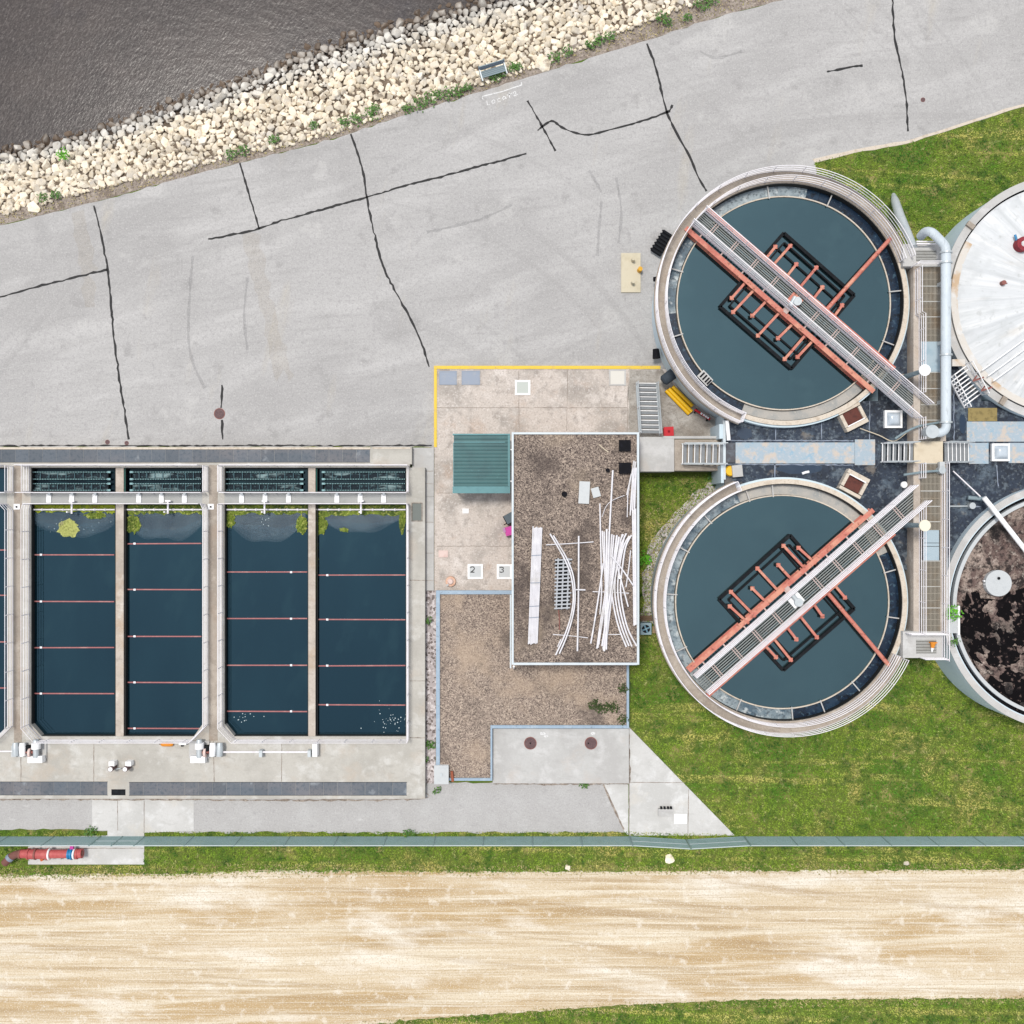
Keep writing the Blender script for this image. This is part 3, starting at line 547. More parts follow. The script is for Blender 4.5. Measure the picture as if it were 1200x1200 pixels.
# red scraper boards just at the surface
FL = {0: [644.5, 697.5, 752, 806], 1: [650, 704.8, 758.7, 812.7], 2: [637, 691, 745.6, 799.6, 853.5], 3: [670.5, 725, 779.5, 833.5], 4: [674, 726, 780, 826]}
ordn = ['topmost', 'second from the top', 'third from the top', 'fourth from the top', 'lowest']
nm5 = ['tank cut by the left edge', 'leftmost full tank', 'second full tank from the left', 'third full tank from the left', 'rightmost tank']
for i, ys in FL.items():
    x0, x1 = CELLS[i]
    for k, y in enumerate(ys):
        t = MB().bar(W(x0 + .5, y + rnd.uniform(-.3, .3), ZB + .02), W(x1 - .5, y + rnd.uniform(-.3, .3), ZB + .02), .075, .10).build('scraper_board', scr)
        tag(t, f'{ordn[k] if k < len(ys) - 1 else "lowest"} red scraper board in the {nm5[i]}', 'scraper board', 'red scraper boards in the basins')
        br = MB(); f = .13 if i in (2,) else (.80 if i == 3 else .12); p = W(x0 + (x1 - x0) * f, y, ZB + .09); br.box(p, (.14, .12, .06)); br.build('bracket', rail_w, t)
# algae, film and foam on the water
def blob(c, rx, ry, seed, n=26, j=.22):
    q = random.Random(seed); return [(c[0] + rx * math.cos(2 * math.pi * k / n) * (1 + q.uniform(-j, j)), c[1] + ry * math.sin(2 * math.pi * k / n) * (1 + q.uniform(-j, j))) for k in range(n)]
def lumpy(name, outline_px, z, m, h=.06, seed=1, dens=90):
    """floating mat made of many small leafy clumps"""
    P = np.array([(q.x, q.y) for q in xy(outline_px, z)]); q = random.Random(seed); b = MB()
    b.prism([tuple(p) for p in P], z - .02, z + .012)
    lo, hi = P.min(0), P.max(0); n = int((hi - lo).prod() * dens)
    for _ in range(n):
        x, y = q.uniform(lo[0], hi[0]), q.uniform(lo[1], hi[1])
        if not inside(x, y, P): continue
        r = q.uniform(.03, .11); a = q.uniform(0, 6.28); hz = z + q.uniform(.015, h + .02)
        b.add([(x + r * math.cos(a + 2.1 * k) * q.uniform(.6, 1.2), y + r * math.sin(a + 2.1 * k) * q.uniform(.6, 1.2), hz + q.uniform(-.03, .03)) for k in range(3)], [(0, 1, 2)])
    return tag(b.build(name, m, fix=False), kind='stuff')
def inside(x, y, P):
    c = False; n = len(P); j = n - 1
    for i in range(n):
        if (P[i][1] > y) != (P[j][1] > y) and x < (P[j][0] - P[i][0]) * (y - P[i][1]) / (P[j][1] - P[i][1]) + P[i][0]: c = not c
        j = i
    return c
for i, ((x0, x1), bot) in enumerate(zip(CELLS[1:], (600, 602, 602, 604))):
    top = [(x0 + (x1 - x0) * k / 24, 590.7) for k in range(25)]
    lowr = [(x0 + (x1 - x0) * k / 24, bot + random.Random(i * 50 + k).uniform(-1.8, 1.8)) for k in range(25)][::-1]
    lumpy('algae', top + lowr, ZB + .01, algae if i else mat('algae_bright', ph(152, 166, 36), [('noise', 2.5, None, .5, .62, ph(108, 130, 40), .8), ('noise', 5, None, .58, .68, ph(210, 208, 120), .6), ('noise', .6, (1, 3, 0), .56, .66, ph(110, 76, 44), .6)]), seed=i, dens=110)
for (c, rx, ry), m_ in zip((((80, 619), 13, 10), ((155, 614), 9, 11), ((269, 610), 6.5, 9), ((354, 615), 7, 10), ((376, 615), 8, 11), ((471, 612), 4, 13), ((112, 604), 12, 4), ((404, 621), 5, 2.6)), (algae_y, algae, algae, algae, algae, algae, algae, algae)):
    lumpy('algae', blob(c, rx, ry, int(c[0])), ZB + .012, m_, h=.10, seed=int(c[0]), dens=140)
lumpy('algae', [(370.4, 600), (372.2, 600), (372.6, 660), (371.6, 700), (370.4, 700)], ZB + .014, algae, seed=99, dens=200)
lumpy('algae', [(145.6, 600), (147, 600), (146.6, 700), (145.6, 700)], ZB + .014, algae, seed=98, dens=200)
for lay, (g_, zz) in enumerate(((.55, .003), (.72, .006), (.85, .009), (.95, .012), (1.03, .015))):
    b = MB()
    for n_, (x0, x1, dep) in enumerate(((40, 134, 628), (150, 236, 634), (267, 358, 632), (378, 468, 622))):
        k = 30; f0 = rnd.uniform(0, 6); lower = []
        for j_ in range(k + 1):
            u = j_ / k; dd = (dep - 601) * g_ * (1 - .55 * abs(2 * u - 1) ** 2.5) * (1 + .10 * math.sin(u * 5 + f0) + .06 * math.sin(u * 13 + f0 * 2)); lower.append((x0 + (x1 - x0) * u, 601 + dd))
        b.prism([(q.x, q.y) for q in xy([(x0, 600.5), (x1, 600.5)] + lower[::-1], ZB)], 0, ZB + zz, top_only=True)
    tag(b.build('scum_film', film, fix=False), kind='stuff')
b = MB(); q = random.Random(5)
for n, bx in ((42, (438, 828, 474, 862)), (14, (272, 834, 305, 846)), (10, (305, 604, 318, 618)), (16, (45, 604, 120, 626))):
    for _ in range(n):
        p = W(q.gauss((bx[0] + bx[2]) / 2, (bx[2] - bx[0]) / 4), q.gauss((bx[1] + bx[3]) / 2, (bx[3] - bx[1]) / 4.5), ZB); b.cyl((p.x, p.y), q.uniform(.015, .04), ZB, ZB + .012, 7)
tag(b.build('foam', mat('foam_white', ph(206, 222, 226)), fix=False), kind='stuff')
# basin handrails
handrail('handrail on the left side of the left walkway beside the top channel', RP([(15.5, 546), (15.5, 576.5)], ZD))
handrail('handrail along the left side of the left walkway, bending away at its lower end', RP([(8.5, 590.5), (15.5, 598), (15.5, 850), (-2, 867), (-110, 867)], ZD))
handrail('short handrail on the right side of the left walkway beside the leftmost channel', RP([(34.5, 546), (34.5, 576.5)], ZD))
handrail('handrail from the left walkway around the bottom of the two left tanks', RP([(36, 590.5), (34.2, 597), (34.2, 850), (49, 866.3), (227, 866.3), (243.6, 849), (243.6, 597), (241, 590.5)], ZD))
handrail('short handrail on the left side of the middle walkway beside the top channel', RP([(243.6, 546), (243.6, 576.5)], ZD))
handrail('short handrail on the right side of the middle walkway beside the top channel', RP([(260.7, 546), (260.7, 576.5)], ZD))
handrail('handrail from the middle walkway around the two right tanks and up their right side', RP([(260.7, 590.5), (260.7, 850), (276, 866.3), (478.8, 866.3), (478.8, 590)], ZD))
handrail('handrail along the top of the two left channels', RP([(26, 545.6), (237, 545.6)], ZD))
handrail('handrail along the top and right end of the two right channels', RP([(262, 545.6), (478.8, 545.6), (478.8, 577)], ZD))
handrail('upper handrail of the grating walkway over the two left tanks', RP([(27, 577.4), (241, 577.4)], ZD))
handrail('upper handrail of the grating walkway over the two right tanks', RP([(262, 577.4), (478, 577.4)], ZD))
handrail('lower handrail of the grating walkway over the two left tanks', RP([(36, 590.4), (238, 590.4)], ZD))
handrail('lower handrail of the grating walkway over the two right tanks', RP([(262, 590.4), (478, 590.4)], ZD))
handrail('handrail along the top of the channel cut off by the left picture edge', RP([(-110, 545.6), (8, 545.6)], ZD))
handrail('upper handrail of the grating walkway at the left picture edge', RP([(-110, 577.4), (15, 577.4)], ZD))
handrail('lower handrail of the grating walkway at the left picture edge', RP([(-110, 590.4), (8.5, 590.4)], ZD))

# ------------------------------------------------------------------ clarifiers, pump house roof, spine walkway, digesters
ZC, ZR, ZS, ZL, ZG = 3.6, 2.9, 3.9, 2.0, 3.5       # clarifier rim, pump house roof, spine, stair landing, digester rim
def centre_from_rail(cx, cy, z): return W(cx, cy, z).to_2d()
CU = centre_from_rail(926.2, 349.2, ZC + 1.07); CL = centre_from_rail(924.4, 708.0, ZC + 1.07)
RW, RI, RT, RWEIR, RBASE = 8.0, 7.24, 7.52, 6.53, 7.64
ZWC = ZC - .48
def radial(c, a, r, z): return Vector((c.x + r * math.cos(R(a)), c.y + r * math.sin(R(a)), z))
def arc(c, r, a0, a1, z, n=40): return [radial(c, a0 + (a1 - a0) * k / n, r, z) for k in range(n + 1)]
ARMS_U = [((910, 287.5), (899, 301)), ((927.5, 286.5), (907.5, 309)), ((934.5, 308), (923, 322.5)), ((958, 312), (938, 336)), ((965, 335), (954, 349)), ((988, 356), (978, 370)),
          ((856, 351), (871.7, 333)), ((857.5, 367.5), (881.7, 341.7)), ((880, 371.7), (896.7, 354)), ((886.7, 395), (911.7, 368)), ((910, 398), (926.7, 381.7)), ((918, 422.5), (941.7, 395)), ((933, 420), (949, 403))]
ARMS_L = [((910.5, 660.5), (926, 677.5)), ((886, 664.5), (910.5, 691)), ((880, 688), (896, 704)), ((855, 692), (880.5, 718)), ((934, 640.5), (951, 656)), ((916.5, 638), (941, 664)), ((853.5, 709), (872.3, 726)),
          ((965, 724), (953.5, 708)), ((958.5, 748.5), (937.5, 722)), ((934.5, 751), (923, 736)), ((928, 775), (908, 750)), ((910.7, 771.7), (895, 755)), ((991.5, 702), (978, 686))]
def clarifier(c, nm, aw0, aw1, beamA, beamB, arms, pipe, frame, deckend, brackets, posn):
    t = thing('clarifier', f'round settling tank with coral bridge and ring walkway, {nm}', 'clarifier', (c.x, c.y, 0), 'round clarifiers with bridges')
    MB().ring(c, RI, RBASE, 0, ZC - .2).build('tank_wall', blue_w, t, smooth=True)
    MB().ring(c, RI, RT, ZC - .2, ZC - .04).build('wall_top', edge_c, t)
    MB().ring(c, RI + .002, RW, ZC - .24, ZC, aw0, aw1, 110).build('ring_walkway', walk_c, t)
    MB().ring(c, RWEIR + .07, RI - .01, 2.93, 2.95).build('launder_floor', launder_dry, t)
    wl = MB().ring(c, RWEIR - .03, RWEIR + .04, 2.9, ZWC + .09, n=140).build('weir', edge_c, t)
    MB().ring(c, RI - .03, RI - .012, 2.92, ZC - .1).build('shade_lining', wet, t)  # inner wall face with its shade put into a near-black colour
    for a0_, a1_, m_ in (((78, 185, launder_w), (185, 249, launder_d), (-40, 78, launder_d)) if posn == 'upper' else ((112.5, 275, launder_w), (275, 385, launder_d))):
        tag(MB().ring(c, RWEIR + .08, RI - .035, 2.95, 3.0, a0_, a1_).build('launder_water', m_), kind='structure')
    tag(MB().cyl((c.x, c.y), RWEIR - .03, 2.9, ZWC, 140).build('clarifier_water', clar_w), kind='structure')
    for a in brackets: MB().bar(radial(c, a, RWEIR - .08, ZWC + .12), radial(c, a, RI + .02, ZWC + .12), .07, .07).build('bracket', slab_c, t)
    # ring rails
    for r, n_ in ((RW - .06, 'outer'), (RI + .12, 'inner')):
        P = arc(c, r, aw0, aw1, ZC, 60)
        handrail(f'curved {n_} handrail of the ring walkway on the {posn} round tank', P, 'curved handrails of the round tanks')
    e = aw1 if posn == 'upper' else aw0
    handrail(f'short end handrail closing the ring walkway of the {posn} round tank', [radial(c, e, RI + .1, ZC), radial(c, e, RW - .06, ZC)], spacing=.8)
    # baffle box, bars thickened to take in its dark reflection
    f = MB(); zb = ZWC + .10
    for grow, zz in ((0, zb), (-.42, zb - .03)):
        q = [W(*p, ZWC) for p in frame]; m_ = sum(q, Vector()) / 4; q = [m_ + (p - m_) * ((p - m_).length + grow * 1.41) / (p - m_).length for p in q]
        for i in range(4): f.bar(Vector((*q[i].xy, zz)), Vector((*q[(i + 1) % 4].xy, zz)), .19 if grow == 0 else .10, .3)
    for g0, g1 in ((0, 1), (2, 3)):  # inner lines added to imitate dark reflections of the arms
        qa, qb = [W(*frame[k], ZWC) for k in (g0, g1)]; mm = sum([W(*p, ZWC) for p in frame], Vector()) / 4; off = (mm - (qa + qb) / 2).normalized() * .95
        f.bar(Vector((*(qa + off).xy, ZWC + .06)), Vector((*(qb + off).xy, ZWC + .06)), .10, .14)
    f.build('baffle_and_reflection', dark, t)
    # bridge
    br = thing('tank_bridge', f'coral steel bridge with white rails and grating across the {posn} round tank', 'bridge', W(*beamA[0], ZC - .3), 'bridges across the round tanks')
    zt = ZC + .10
    A0, A1 = W(*beamA[0], zt), W(*beamA[1], zt); B0, B1 = W(*beamB[0], zt), W(*beamB[1], zt)
    for p, q in ((A0, A1), (B0, B1)):
        m_ = MB(); m_.bar(p, q, .30, .03); m_.bar(p + Vector((0, 0, -.26)), q + Vector((0, 0, -.26)), .05, .48); m_.bar(p + Vector((0, 0, -.52)), q + Vector((0, 0, -.52)), .30, .03); m_.build('beam', coral, br)
    d_ = (A1 - A0).normalized(); n_ = Vector((-d_.y, d_.x, 0));
    if (B0 - A0).dot(n_) < 0: n_ = -n_
    wid = (B0 - A0).dot(n_); s0 = 0; s1 = (deckend - A0.xy.to_3d() - Vector((0, 0, zt))).dot(d_)
    zd = ZC + .22
    def bp(s_, u, z): return Vector((A0.x, A0.y, 0)) + d_ * s_ + n_ * u + Vector((0, 0, z))
    u0, u1 = .42, wid - .34
    off = (B0 - A0).dot(d_)
    x0_ = lambda u: off * u / wid + .05
    for k in range(9):
        u = u0 + (u1 - u0) * k / 8; m_ = MB().bar(bp(x0_(u), u, zd), bp(s1 + (off * u / wid) * 0, u, zd), .055, .05)
        m_.build('grating_bar', mat('bridge_bars', ph(150, 156, 154), [('noise', 1, None, .5, .7, ph(176, 178, 176), .7)]) if 'bridge_bars' not in MATS else MATS['bridge_bars'], br)
    cb = MB(); k = 0.3
    while k < s1: cb.bar(bp(k + x0_(u0), u0, zd - .03), bp(k + x0_(u0), u1, zd - .03), .04, .04); k += .22
    cb.build('cross_bars', mat('dark_cross_bars', ph(70, 74, 74)) if 'dark_cross_bars' not in MATS else MATS['dark_cross_bars'], br)
    pk = mat('pink_joint', ph(206, 184, 178)) if 'pink_joint' not in MATS else MATS['pink_joint']
    k = 1.2
    while k < s1 - .5:
        m_ = MB(); m_.bar(bp(k + x0_(u0), u0, zd + .02), bp(k + x0_(u0), u1, zd + .02), .06, .04); m_.bar(bp(k + .16 + x0_(u0), u0, zd + .02), bp(k + .16 + x0_(u0), u1, zd + .02), .05, .04)
        m_.build('joint_bar', pk, br); k += 1.62
    for u, nm_ in ((u0 - .05, 'a'), (u1 + .05, 'b')):
        ed = MB().bar(bp(x0_(u), u, zd - .06), bp(s1, u, zd - .06), .06, .2); ed.build('deck_edge', rail_w, br)
        P = [bp(x0_(u) + (s1 - x0_(u)) * j / 10, u, zd) for j in range(11)]
        hm = MB()
        for lv in (1.07, .74, .42): hm.tube([p + Vector((0, 0, lv)) for p in P], .032, 6)
        for a_, b_ in zip(P[:-1], P[1:]): hm.bar(a_ + Vector((0, 0, .08)), b_ + Vector((0, 0, .08)), .02, .16)
        hr = hm.build('handrail', rail_w, br); m = int((s1 - x0_(u)) / 1.6)
        for j in range(m + 1):
            o = bpy.data.objects.new('post', POST); C.objects.link(o); o.parent = hr; p = bp(x0_(u) + .04 + (s1 - x0_(u) - .08) * j / m, u, zd); o.location = p - ORG[hr]; ORG[o] = p
    L = (A1 - A0).length; m = 9
    for j in range(m): k = L * (j + .6) / m; MB().bar(bp(k, .1, zt - .02), bp(k, u0 + .02, zt - .02), .09, .05).build('outrigger', pk, br)
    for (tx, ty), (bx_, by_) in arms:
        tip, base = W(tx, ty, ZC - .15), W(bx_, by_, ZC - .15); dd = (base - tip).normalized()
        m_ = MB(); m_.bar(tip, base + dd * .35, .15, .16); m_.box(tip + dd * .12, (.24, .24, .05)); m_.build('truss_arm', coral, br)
        MB().bar(Vector((tip.x, tip.y, ZWC + .07)), Vector((base.x, base.y, ZWC + .07)) + dd * .35, .17, .10).build('arm_reflection', dark, br)  # added dark bar imitating the arm's black reflection in the water
    p0, p1 = W(*pipe[0], ZC - .05), W(*pipe[1], ZC - .02)
    MB().tube([p0, p1], .13, 10).build('scum_trough', coral, br, smooth=True)
    # drive unit at the middle
    s_ = L * .5 + .25; cpt = bp(s_ + x0_(.8) * .5, (u0 + u1) / 2, zd)
    MB().box(cpt + Vector((0, 0, .14)), (.78, .66, .24), math.atan2(d_.y, d_.x)).build('drive_base', coral if posn == 'upper' else white, br)
    dm = MB(); dm.cyl((cpt.x + .08, cpt.y - .1), .26, cpt.z + .26, cpt.z + .55, 16); dm.tube([cpt + Vector((-.1, .1, .42)) + n_ * .1, cpt + Vector((0, 0, .42)) - n_ * .55], .14, 10); dm.build('drive_motor', alu, br, smooth=True)
    sb2 = MB(); sb2.bar(bp(s_ + .1, .05, zt + .04), bp(s_ + .1, u0, zt + .04), .28, .06); sb2.build('drive_bracket', pk, br)
    return t
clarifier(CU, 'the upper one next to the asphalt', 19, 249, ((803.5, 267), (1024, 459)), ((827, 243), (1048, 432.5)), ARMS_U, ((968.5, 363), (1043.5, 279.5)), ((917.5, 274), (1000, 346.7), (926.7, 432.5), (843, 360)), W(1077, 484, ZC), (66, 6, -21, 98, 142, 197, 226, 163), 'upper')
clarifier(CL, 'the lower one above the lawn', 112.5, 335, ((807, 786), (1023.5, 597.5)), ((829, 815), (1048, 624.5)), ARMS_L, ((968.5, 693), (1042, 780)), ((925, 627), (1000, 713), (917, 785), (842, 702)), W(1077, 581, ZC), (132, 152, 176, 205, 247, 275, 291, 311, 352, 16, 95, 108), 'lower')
# a bracket of planks on the upper launder
b = thing('launder_cover', 'narrow white cover frame over the trough at the lower left of the upper tank', 'cover', W(826, 443, ZC)); p, q = W(820.5, 437, ZC - .05), W(832, 449, ZC - .05)
MB().bar(p, q, .55, .05).build('plate', slab_c, b)
for k in (.2, .45, .7, .9): MB().box(p.lerp(q, k) + Vector((0, 0, .05)), (.10, .38, .05), R(-45)).build('slot', black, b)

# pump house between the tanks
ph_ = thing('pump_house', 'low pump house with dark flat roof between the four round tanks', 'building', W(980, 530, 0))
def wp(x, y): p = W(x, y, ZR); return (p.x, p.y)
plus = [wp(*p) for p in ((849, 492), (849, 470), (1030, 470), (1030, 380), (1150, 380), (1150, 470), (1330, 470), (1330, 600), (1150, 600), (1150, 668), (1030, 668), (1030, 600), (849, 600), (849, 560))]
def inset(P, k):
    c = Vector((sum(p[0] for p in P) / len(P), sum(p[1] for p in P) / len(P))); return P
MB().prism(plus, 0, ZR - .15).build('wall', blue_w, ph_)
MB().prism([(x, y) for x, y in plus], ZR - .15, ZR).build('roof', roof_m, ph_)
b = MB(); b.pbox(847.5, 492, 850.5, 562, ZR - .2, ZR + .12); b.build('parapet', flash, ph_)
seams('roof_joint', [[(850, 516), (1000, 516.5)], [(850, 544), (1000, 545)], [(909, 498), (909, 516)], [(963, 495), (963, 515)], [(908, 544), (908, 560)], [(1019, 470), (1019, 515)], [(1118, 440), (1118, 516)], [(1116, 593), (1150, 594)], [(1168, 545), (1170, 570)]], .05, ZR + .006, hatch_b, .6, .4, zr=ZR)
def mat_pad(label, x0, y0, x1, y1, m, dz=.0): return tag(MB().pbox(x0, y0, x1, y1, ZR + .008, ZR + .035 + dz).build('roof_mat', m), label, 'roof mat', 'mats on the pump house roof')
mat_pad('long speckled blue and beige mat on the dark roof between the tanks', 862, 518.5, 1001.5, 543, pad_m)
mat_pad('square speckled mat at the right end of the long roof mat', 1001.8, 515, 1025.5, 545, pad_m)
mat_pad('wide speckled mat on the dark roof below the white dome', 1133, 494, 1290, 517.5, pad_m)
mat_pad('small speckled mat at the foot of the right roof stairs', 1135.5, 519, 1158.5, 543.5, pad_m)
mat_pad('speckled mat right of the skylight beside the white dome', 1182, 519, 1290, 542.5, pad_m)
mat_pad('brown mat on the dark roof under the white dome rim', 1134.5, 478, 1168.5, 493.5, pad_b)
mat_pad('short dark mat at the left edge of the dark roof', 850.6, 519, 861.5, 542, mat('dark_mat', ph(92, 92, 98), [('noise', 4, None, .5, .7, ph(120, 130, 140), .7)]))
def skylight(label, x, y, hw):
    t = thing('skylight', label, 'skylight', W(x, y, ZR)); p = W(x, y, ZR); f = hw * S * .955
    MB().box((p.x, p.y, ZR + .12), (2 * f, 2 * f, .24)).build('frame', white, t)
    bm = bmesh.new(); bmesh.ops.create_grid(bm, x_segments=12, y_segments=12, size=f * .76)
    for v in bm.verts: u, v_ = v.co.x / (f * .76), v.co.y / (f * .76); v.co.z = .25 * (1 - u ** 4) * (1 - v_ ** 4) + .01
    me = bpy.data.meshes.new('dome'); bm.to_mesh(me); bm.free(); me.materials.append(skyl); me.polygons.foreach_set('use_smooth', [True] * len(me.polygons))
    o = bpy.data.objects.new('dome', me); C.objects.link(o); o.parent = t; o.location = (0, 0, .25)
    return t
skylight('square white framed skylight on the dark roof under the upper bridge end', 1045.5, 491.5, 10.3)
skylight('square white framed skylight between two speckled mats right of the roof stairs', 1171, 530.3, 10.3)
def vent_box(label, x, y, rz):
    t = thing('vent_box', label, 'vent box', W(x, y, ZR), 'rusty vent boxes at the tank walls'); p = W(x, y, ZR + .55); a = R(rz); w_, l_ = 1.45, 1.35
    t.location.x, t.location.y = p.x, p.y; ORG[t] = Vector((p.x, p.y, ZR))
    ca, sa = math.cos(a), math.sin(a)
    for (cx, cy, sx, sy) in ((0, l_ / 2 - .1, w_, .2), (0, -l_ / 2 + .14, w_, .28), (-w_ / 2 + .1, 0, .2, l_ - .5), (w_ / 2 - .1, 0, .2, l_ - .5)):
        MB().box((p.x + cx * ca - cy * sa, p.y + cx * sa + cy * ca, ZR + .28), (sx, sy - .005, .56), a).build('kerb', edge_c, t)
    g_ = MB().box((p.x, p.y + .02, ZR + .36), (w_ - .42, l_ - .5, .06), a); g_.build('grille', brown_g, t)
    s_ = MB(); cy = -l_ / 2 + .30; s_.box((p.x - cy * sa, p.y + cy * ca, ZR + .6), (w_ - .3, .06, .08), a); s_.build('lip', white, t)
    return t
vent_box('cream box with rusty grille touching the lower right of the upper tank', 1000, 488.5, 27)
vent_box('cream box with rusty grille touching the upper right of the lower tank', 1001.5, 567, -28 + 180)
# grey round blotches of old water stains are roof wear: thin patches
sheet_ = MB()
for (x, y, rx, ry) in ((873, 508, 9, 7), (937, 549, 26, 7), (1128, 497, 4, 12)):
    sheet_.prism([(q.x, q.y) for q in xy(blob((x, y), rx, ry, int(x), 22, .12), ZR)], 0, ZR + .0045, top_only=True)
tag(sheet_.build('damp_patch', mat('damp_patch', ph(34, 56, 80), [('noise', 2, None, .5, .7, ph(50, 70, 92), .6)], rough=.35), fix=False), kind='stuff')
o = MB().tube(RP([(940, 555), (944, 553.6), (948, 552.8)], ZR + .12), .08, 8).build('roof_pipe', white, smooth=True); tag(o, 'short white pipe stub on the dark roof above the lower tank', 'pipe')
o = MB(); p = W(1059.5, 568, ZR + .1); o.cyl((p.x, p.y), .2, ZR, ZR + .14, 14); tag(o.build('roof_vent', white), 'small white round vent cap beside the lower bridge end', 'vent')

# stairs
def stairs(label, p, q, width, n, rails=True, m=alu, group='metal stairs'):
    """p = foot, q = head"""
    t = thing('stairs', label, 'stairs', p, group); d_ = Vector((q.x - p.x, q.y - p.y, 0)); L = d_.length; d_.normalize(); nn = Vector((-d_.y, d_.x, 0)); dz = q.z - p.z
    for i in range(n):
        c_ = p + d_ * L * (i + .5) / n + Vector((0, 0, dz * (i + 1) / n - .02)); MB().bar(c_ - nn * (width / 2 - .03), c_ + nn * (width / 2 - .03), L / n * .55, .04).build('tread', mat('stair_tread', ph(140, 144, 148), [('noise', 3, None, .5, .7, ph(160, 164, 166), .6)]) if 'stair_tread' not in MATS else MATS['stair_tread'], t)
        MB().bar(c_ - d_ * L / n * .42 - nn * (width / 2 - .03), c_ - d_ * L / n * .42 + nn * (width / 2 - .03), .045, .06).build('nosing', white, t)
    for s_ in (-1, 1):
        o_ = nn * s_ * width / 2; MB().bar(p + o_ + Vector((0, 0, -.02)), q + o_ + Vector((0, 0, -.04)), .06, .22).build('stringer', m, t)
        if rails:
            h = MB(); P = [p + o_ + Vector((0, 0, 1.0)), q + o_ + Vector((0, 0, 1.0))]; h.tube(P, .03, 6); h.tube([P[0] - Vector((0, 0, .45)), P[1] - Vector((0, 0, .45))], .025, 6)
            hr = h.build('handrail', m, t)
            for k in (0.02, .5, .98): o = bpy.data.objects.new('post', POST); C.objects.link(o); o.parent = hr; pp = p.lerp(q, k) + o_; o.location = pp - ORG[hr] - Vector((0, 0, .05)); ORG[o] = pp
    return t
stairs('long grey metal stairs from the concrete pad up to the landing', W(757.2, 449, .1), W(761, 509, ZL), 1.28, 11)
lb = thing('stair_landing', 'pale concrete landing slab between the two metal stairs', 'landing', W(770, 532, 0))
b = MB(); b.pbox(750, 512, 790, 552.5, .0, ZL); b.build('slab', slab_c, lb); b = MB(); b.pbox(790.4, 515, 849, 551.5, 0, ZL - .03); b.build('footing', walk_c, lb)
b = MB(); b.pbox(777, 511, 845, 514, ZL - .6, ZL + .02); b.build('kerb', slab_c, lb)
stairs('grey metal stairs from the concrete landing up to the dark roof', W(799, 532, ZL), W(849, 532, ZR + .03), 1.25, 7)
stairs('short grey stairs from the long roof mat up to the centre walkway', W(1032.5, 530.5, ZR + .03), W(1071, 530, ZS), 1.15, 6)
stairs('short white stairs from the right roof mats up to the centre walkway', W(1134, 530.5, ZR + .03), W(1105.5, 530, ZS), 1.2, 6)
# light blue wall stub and clutter by the stair head
o = thing('pipe_stand', 'light blue pipe stand and wall stub at the head of the landing stairs', 'pipe stand', W(849, 500, ZL))
MB().pbox(843, 497, 847.3, 514, 0, ZR + .05).build('stub_wall', blue_w, o); MB().pbox(845, 545, 848.3, 566, 0, ZR + .1).build('stub_wall', blue_w, o)
MB().tube(RP([(852, 493), (854, 516)], ZR + .5), .12, 10).build('pipe', white, o, smooth=True)
o = MB(); p = W(856, 552, ZR + .1); o.cyl((p.x, p.y), .34, ZR + .01, ZR + .2, 20, .28); o = tag(o.build('yellow_ring', yel2), 'yellow curved guard at the left edge of the dark roof', 'guard')
o = MB(); p = W(864, 552, ZR + .3); o.box((p.x, p.y, ZR + .2), (.62, .72, .36), .1); tag(o.build('valve_cover', slab_c), 'grey block with rounded top beside the yellow guard on the roof', 'block')

# spine walkway
sp = thing('centre_walkway', 'long concrete and grating walkway running between the round tanks', 'walkway', W(1088, 530, 0))
for y0, y1, in ((306, 517), (543, 742)):
    MB().pbox(1070.5, y0, 1078.5, y1, 0, ZS).build('side_wall', wall_c, sp); MB().pbox(1102, y0, 1108.5, y1, 0, ZS).build('side_wall', wall_c, sp)
MB().pbox(1071, 517.2, 1105, 542.8, ZR - .2, ZS + .03).build('centre_slab', beige_c, sp)
for (y0, y1, gy0, gy1) in ((286, 312, 293, 309), (740, 771, 750, 766)):
    b = MB(); b.pbox(1058, y0, 1106, gy0, 0, ZS + .02); b.pbox(1058, gy1, 1106, y1, 0, ZS + .02); b.pbox(1058, gy0, 1073.5, gy1, 0, ZS + .02); b.pbox(1097.5, gy0, 1106, gy1, 0, ZS + .02); b.build('end_platform', slab_c, sp)
    mb = MB(); a, c_ = W(1073.5, gy0, ZS), W(1097.5, gy1, ZS)
    for k in range(9): y = a.y + (c_.y - a.y) * (k + .5) / 9; mb.box(((a.x + c_.x) / 2, y, ZS - .02), (c_.x - a.x, .05, .05))
    mb.build('grate', bar_m, sp); mb = MB(); mb.prism([(a.x, c_.y), (c_.x, c_.y), (c_.x, a.y), (a.x, a.y)], ZS - .5, ZS - .3); mb.build('grate_floor', void, sp)
def spine_grate(y0, y1, m):
    a, c_ = W(1078.7, y0, ZS), W(1101.8, y1, ZS); mb = MB(); n = 15
    for k in range(n): x = a.x + (c_.x - a.x) * (k + .5) / n; mb.bar((x, a.y - .02, ZS - .01), (x, c_.y + .02, ZS - .01), .04, .05)
    k = int(abs(c_.y - a.y) / .35)
    for j in range(k + 1): y = a.y + (c_.y - a.y) * (j + .02) / (k + .04); mb.bar((a.x, y, ZS - .016), (c_.x, y, ZS - .016), .03, .04)
    pn = mb.build('grating_panel', m, sp); MB().bar((a.x, a.y - .02, ZS), (c_.x, a.y - .02, ZS), .05, .05).build('end_bar', bar_m, pn)
ys = [312, 335, 353, 371, 400, 436, 455, 474, 492, 517]
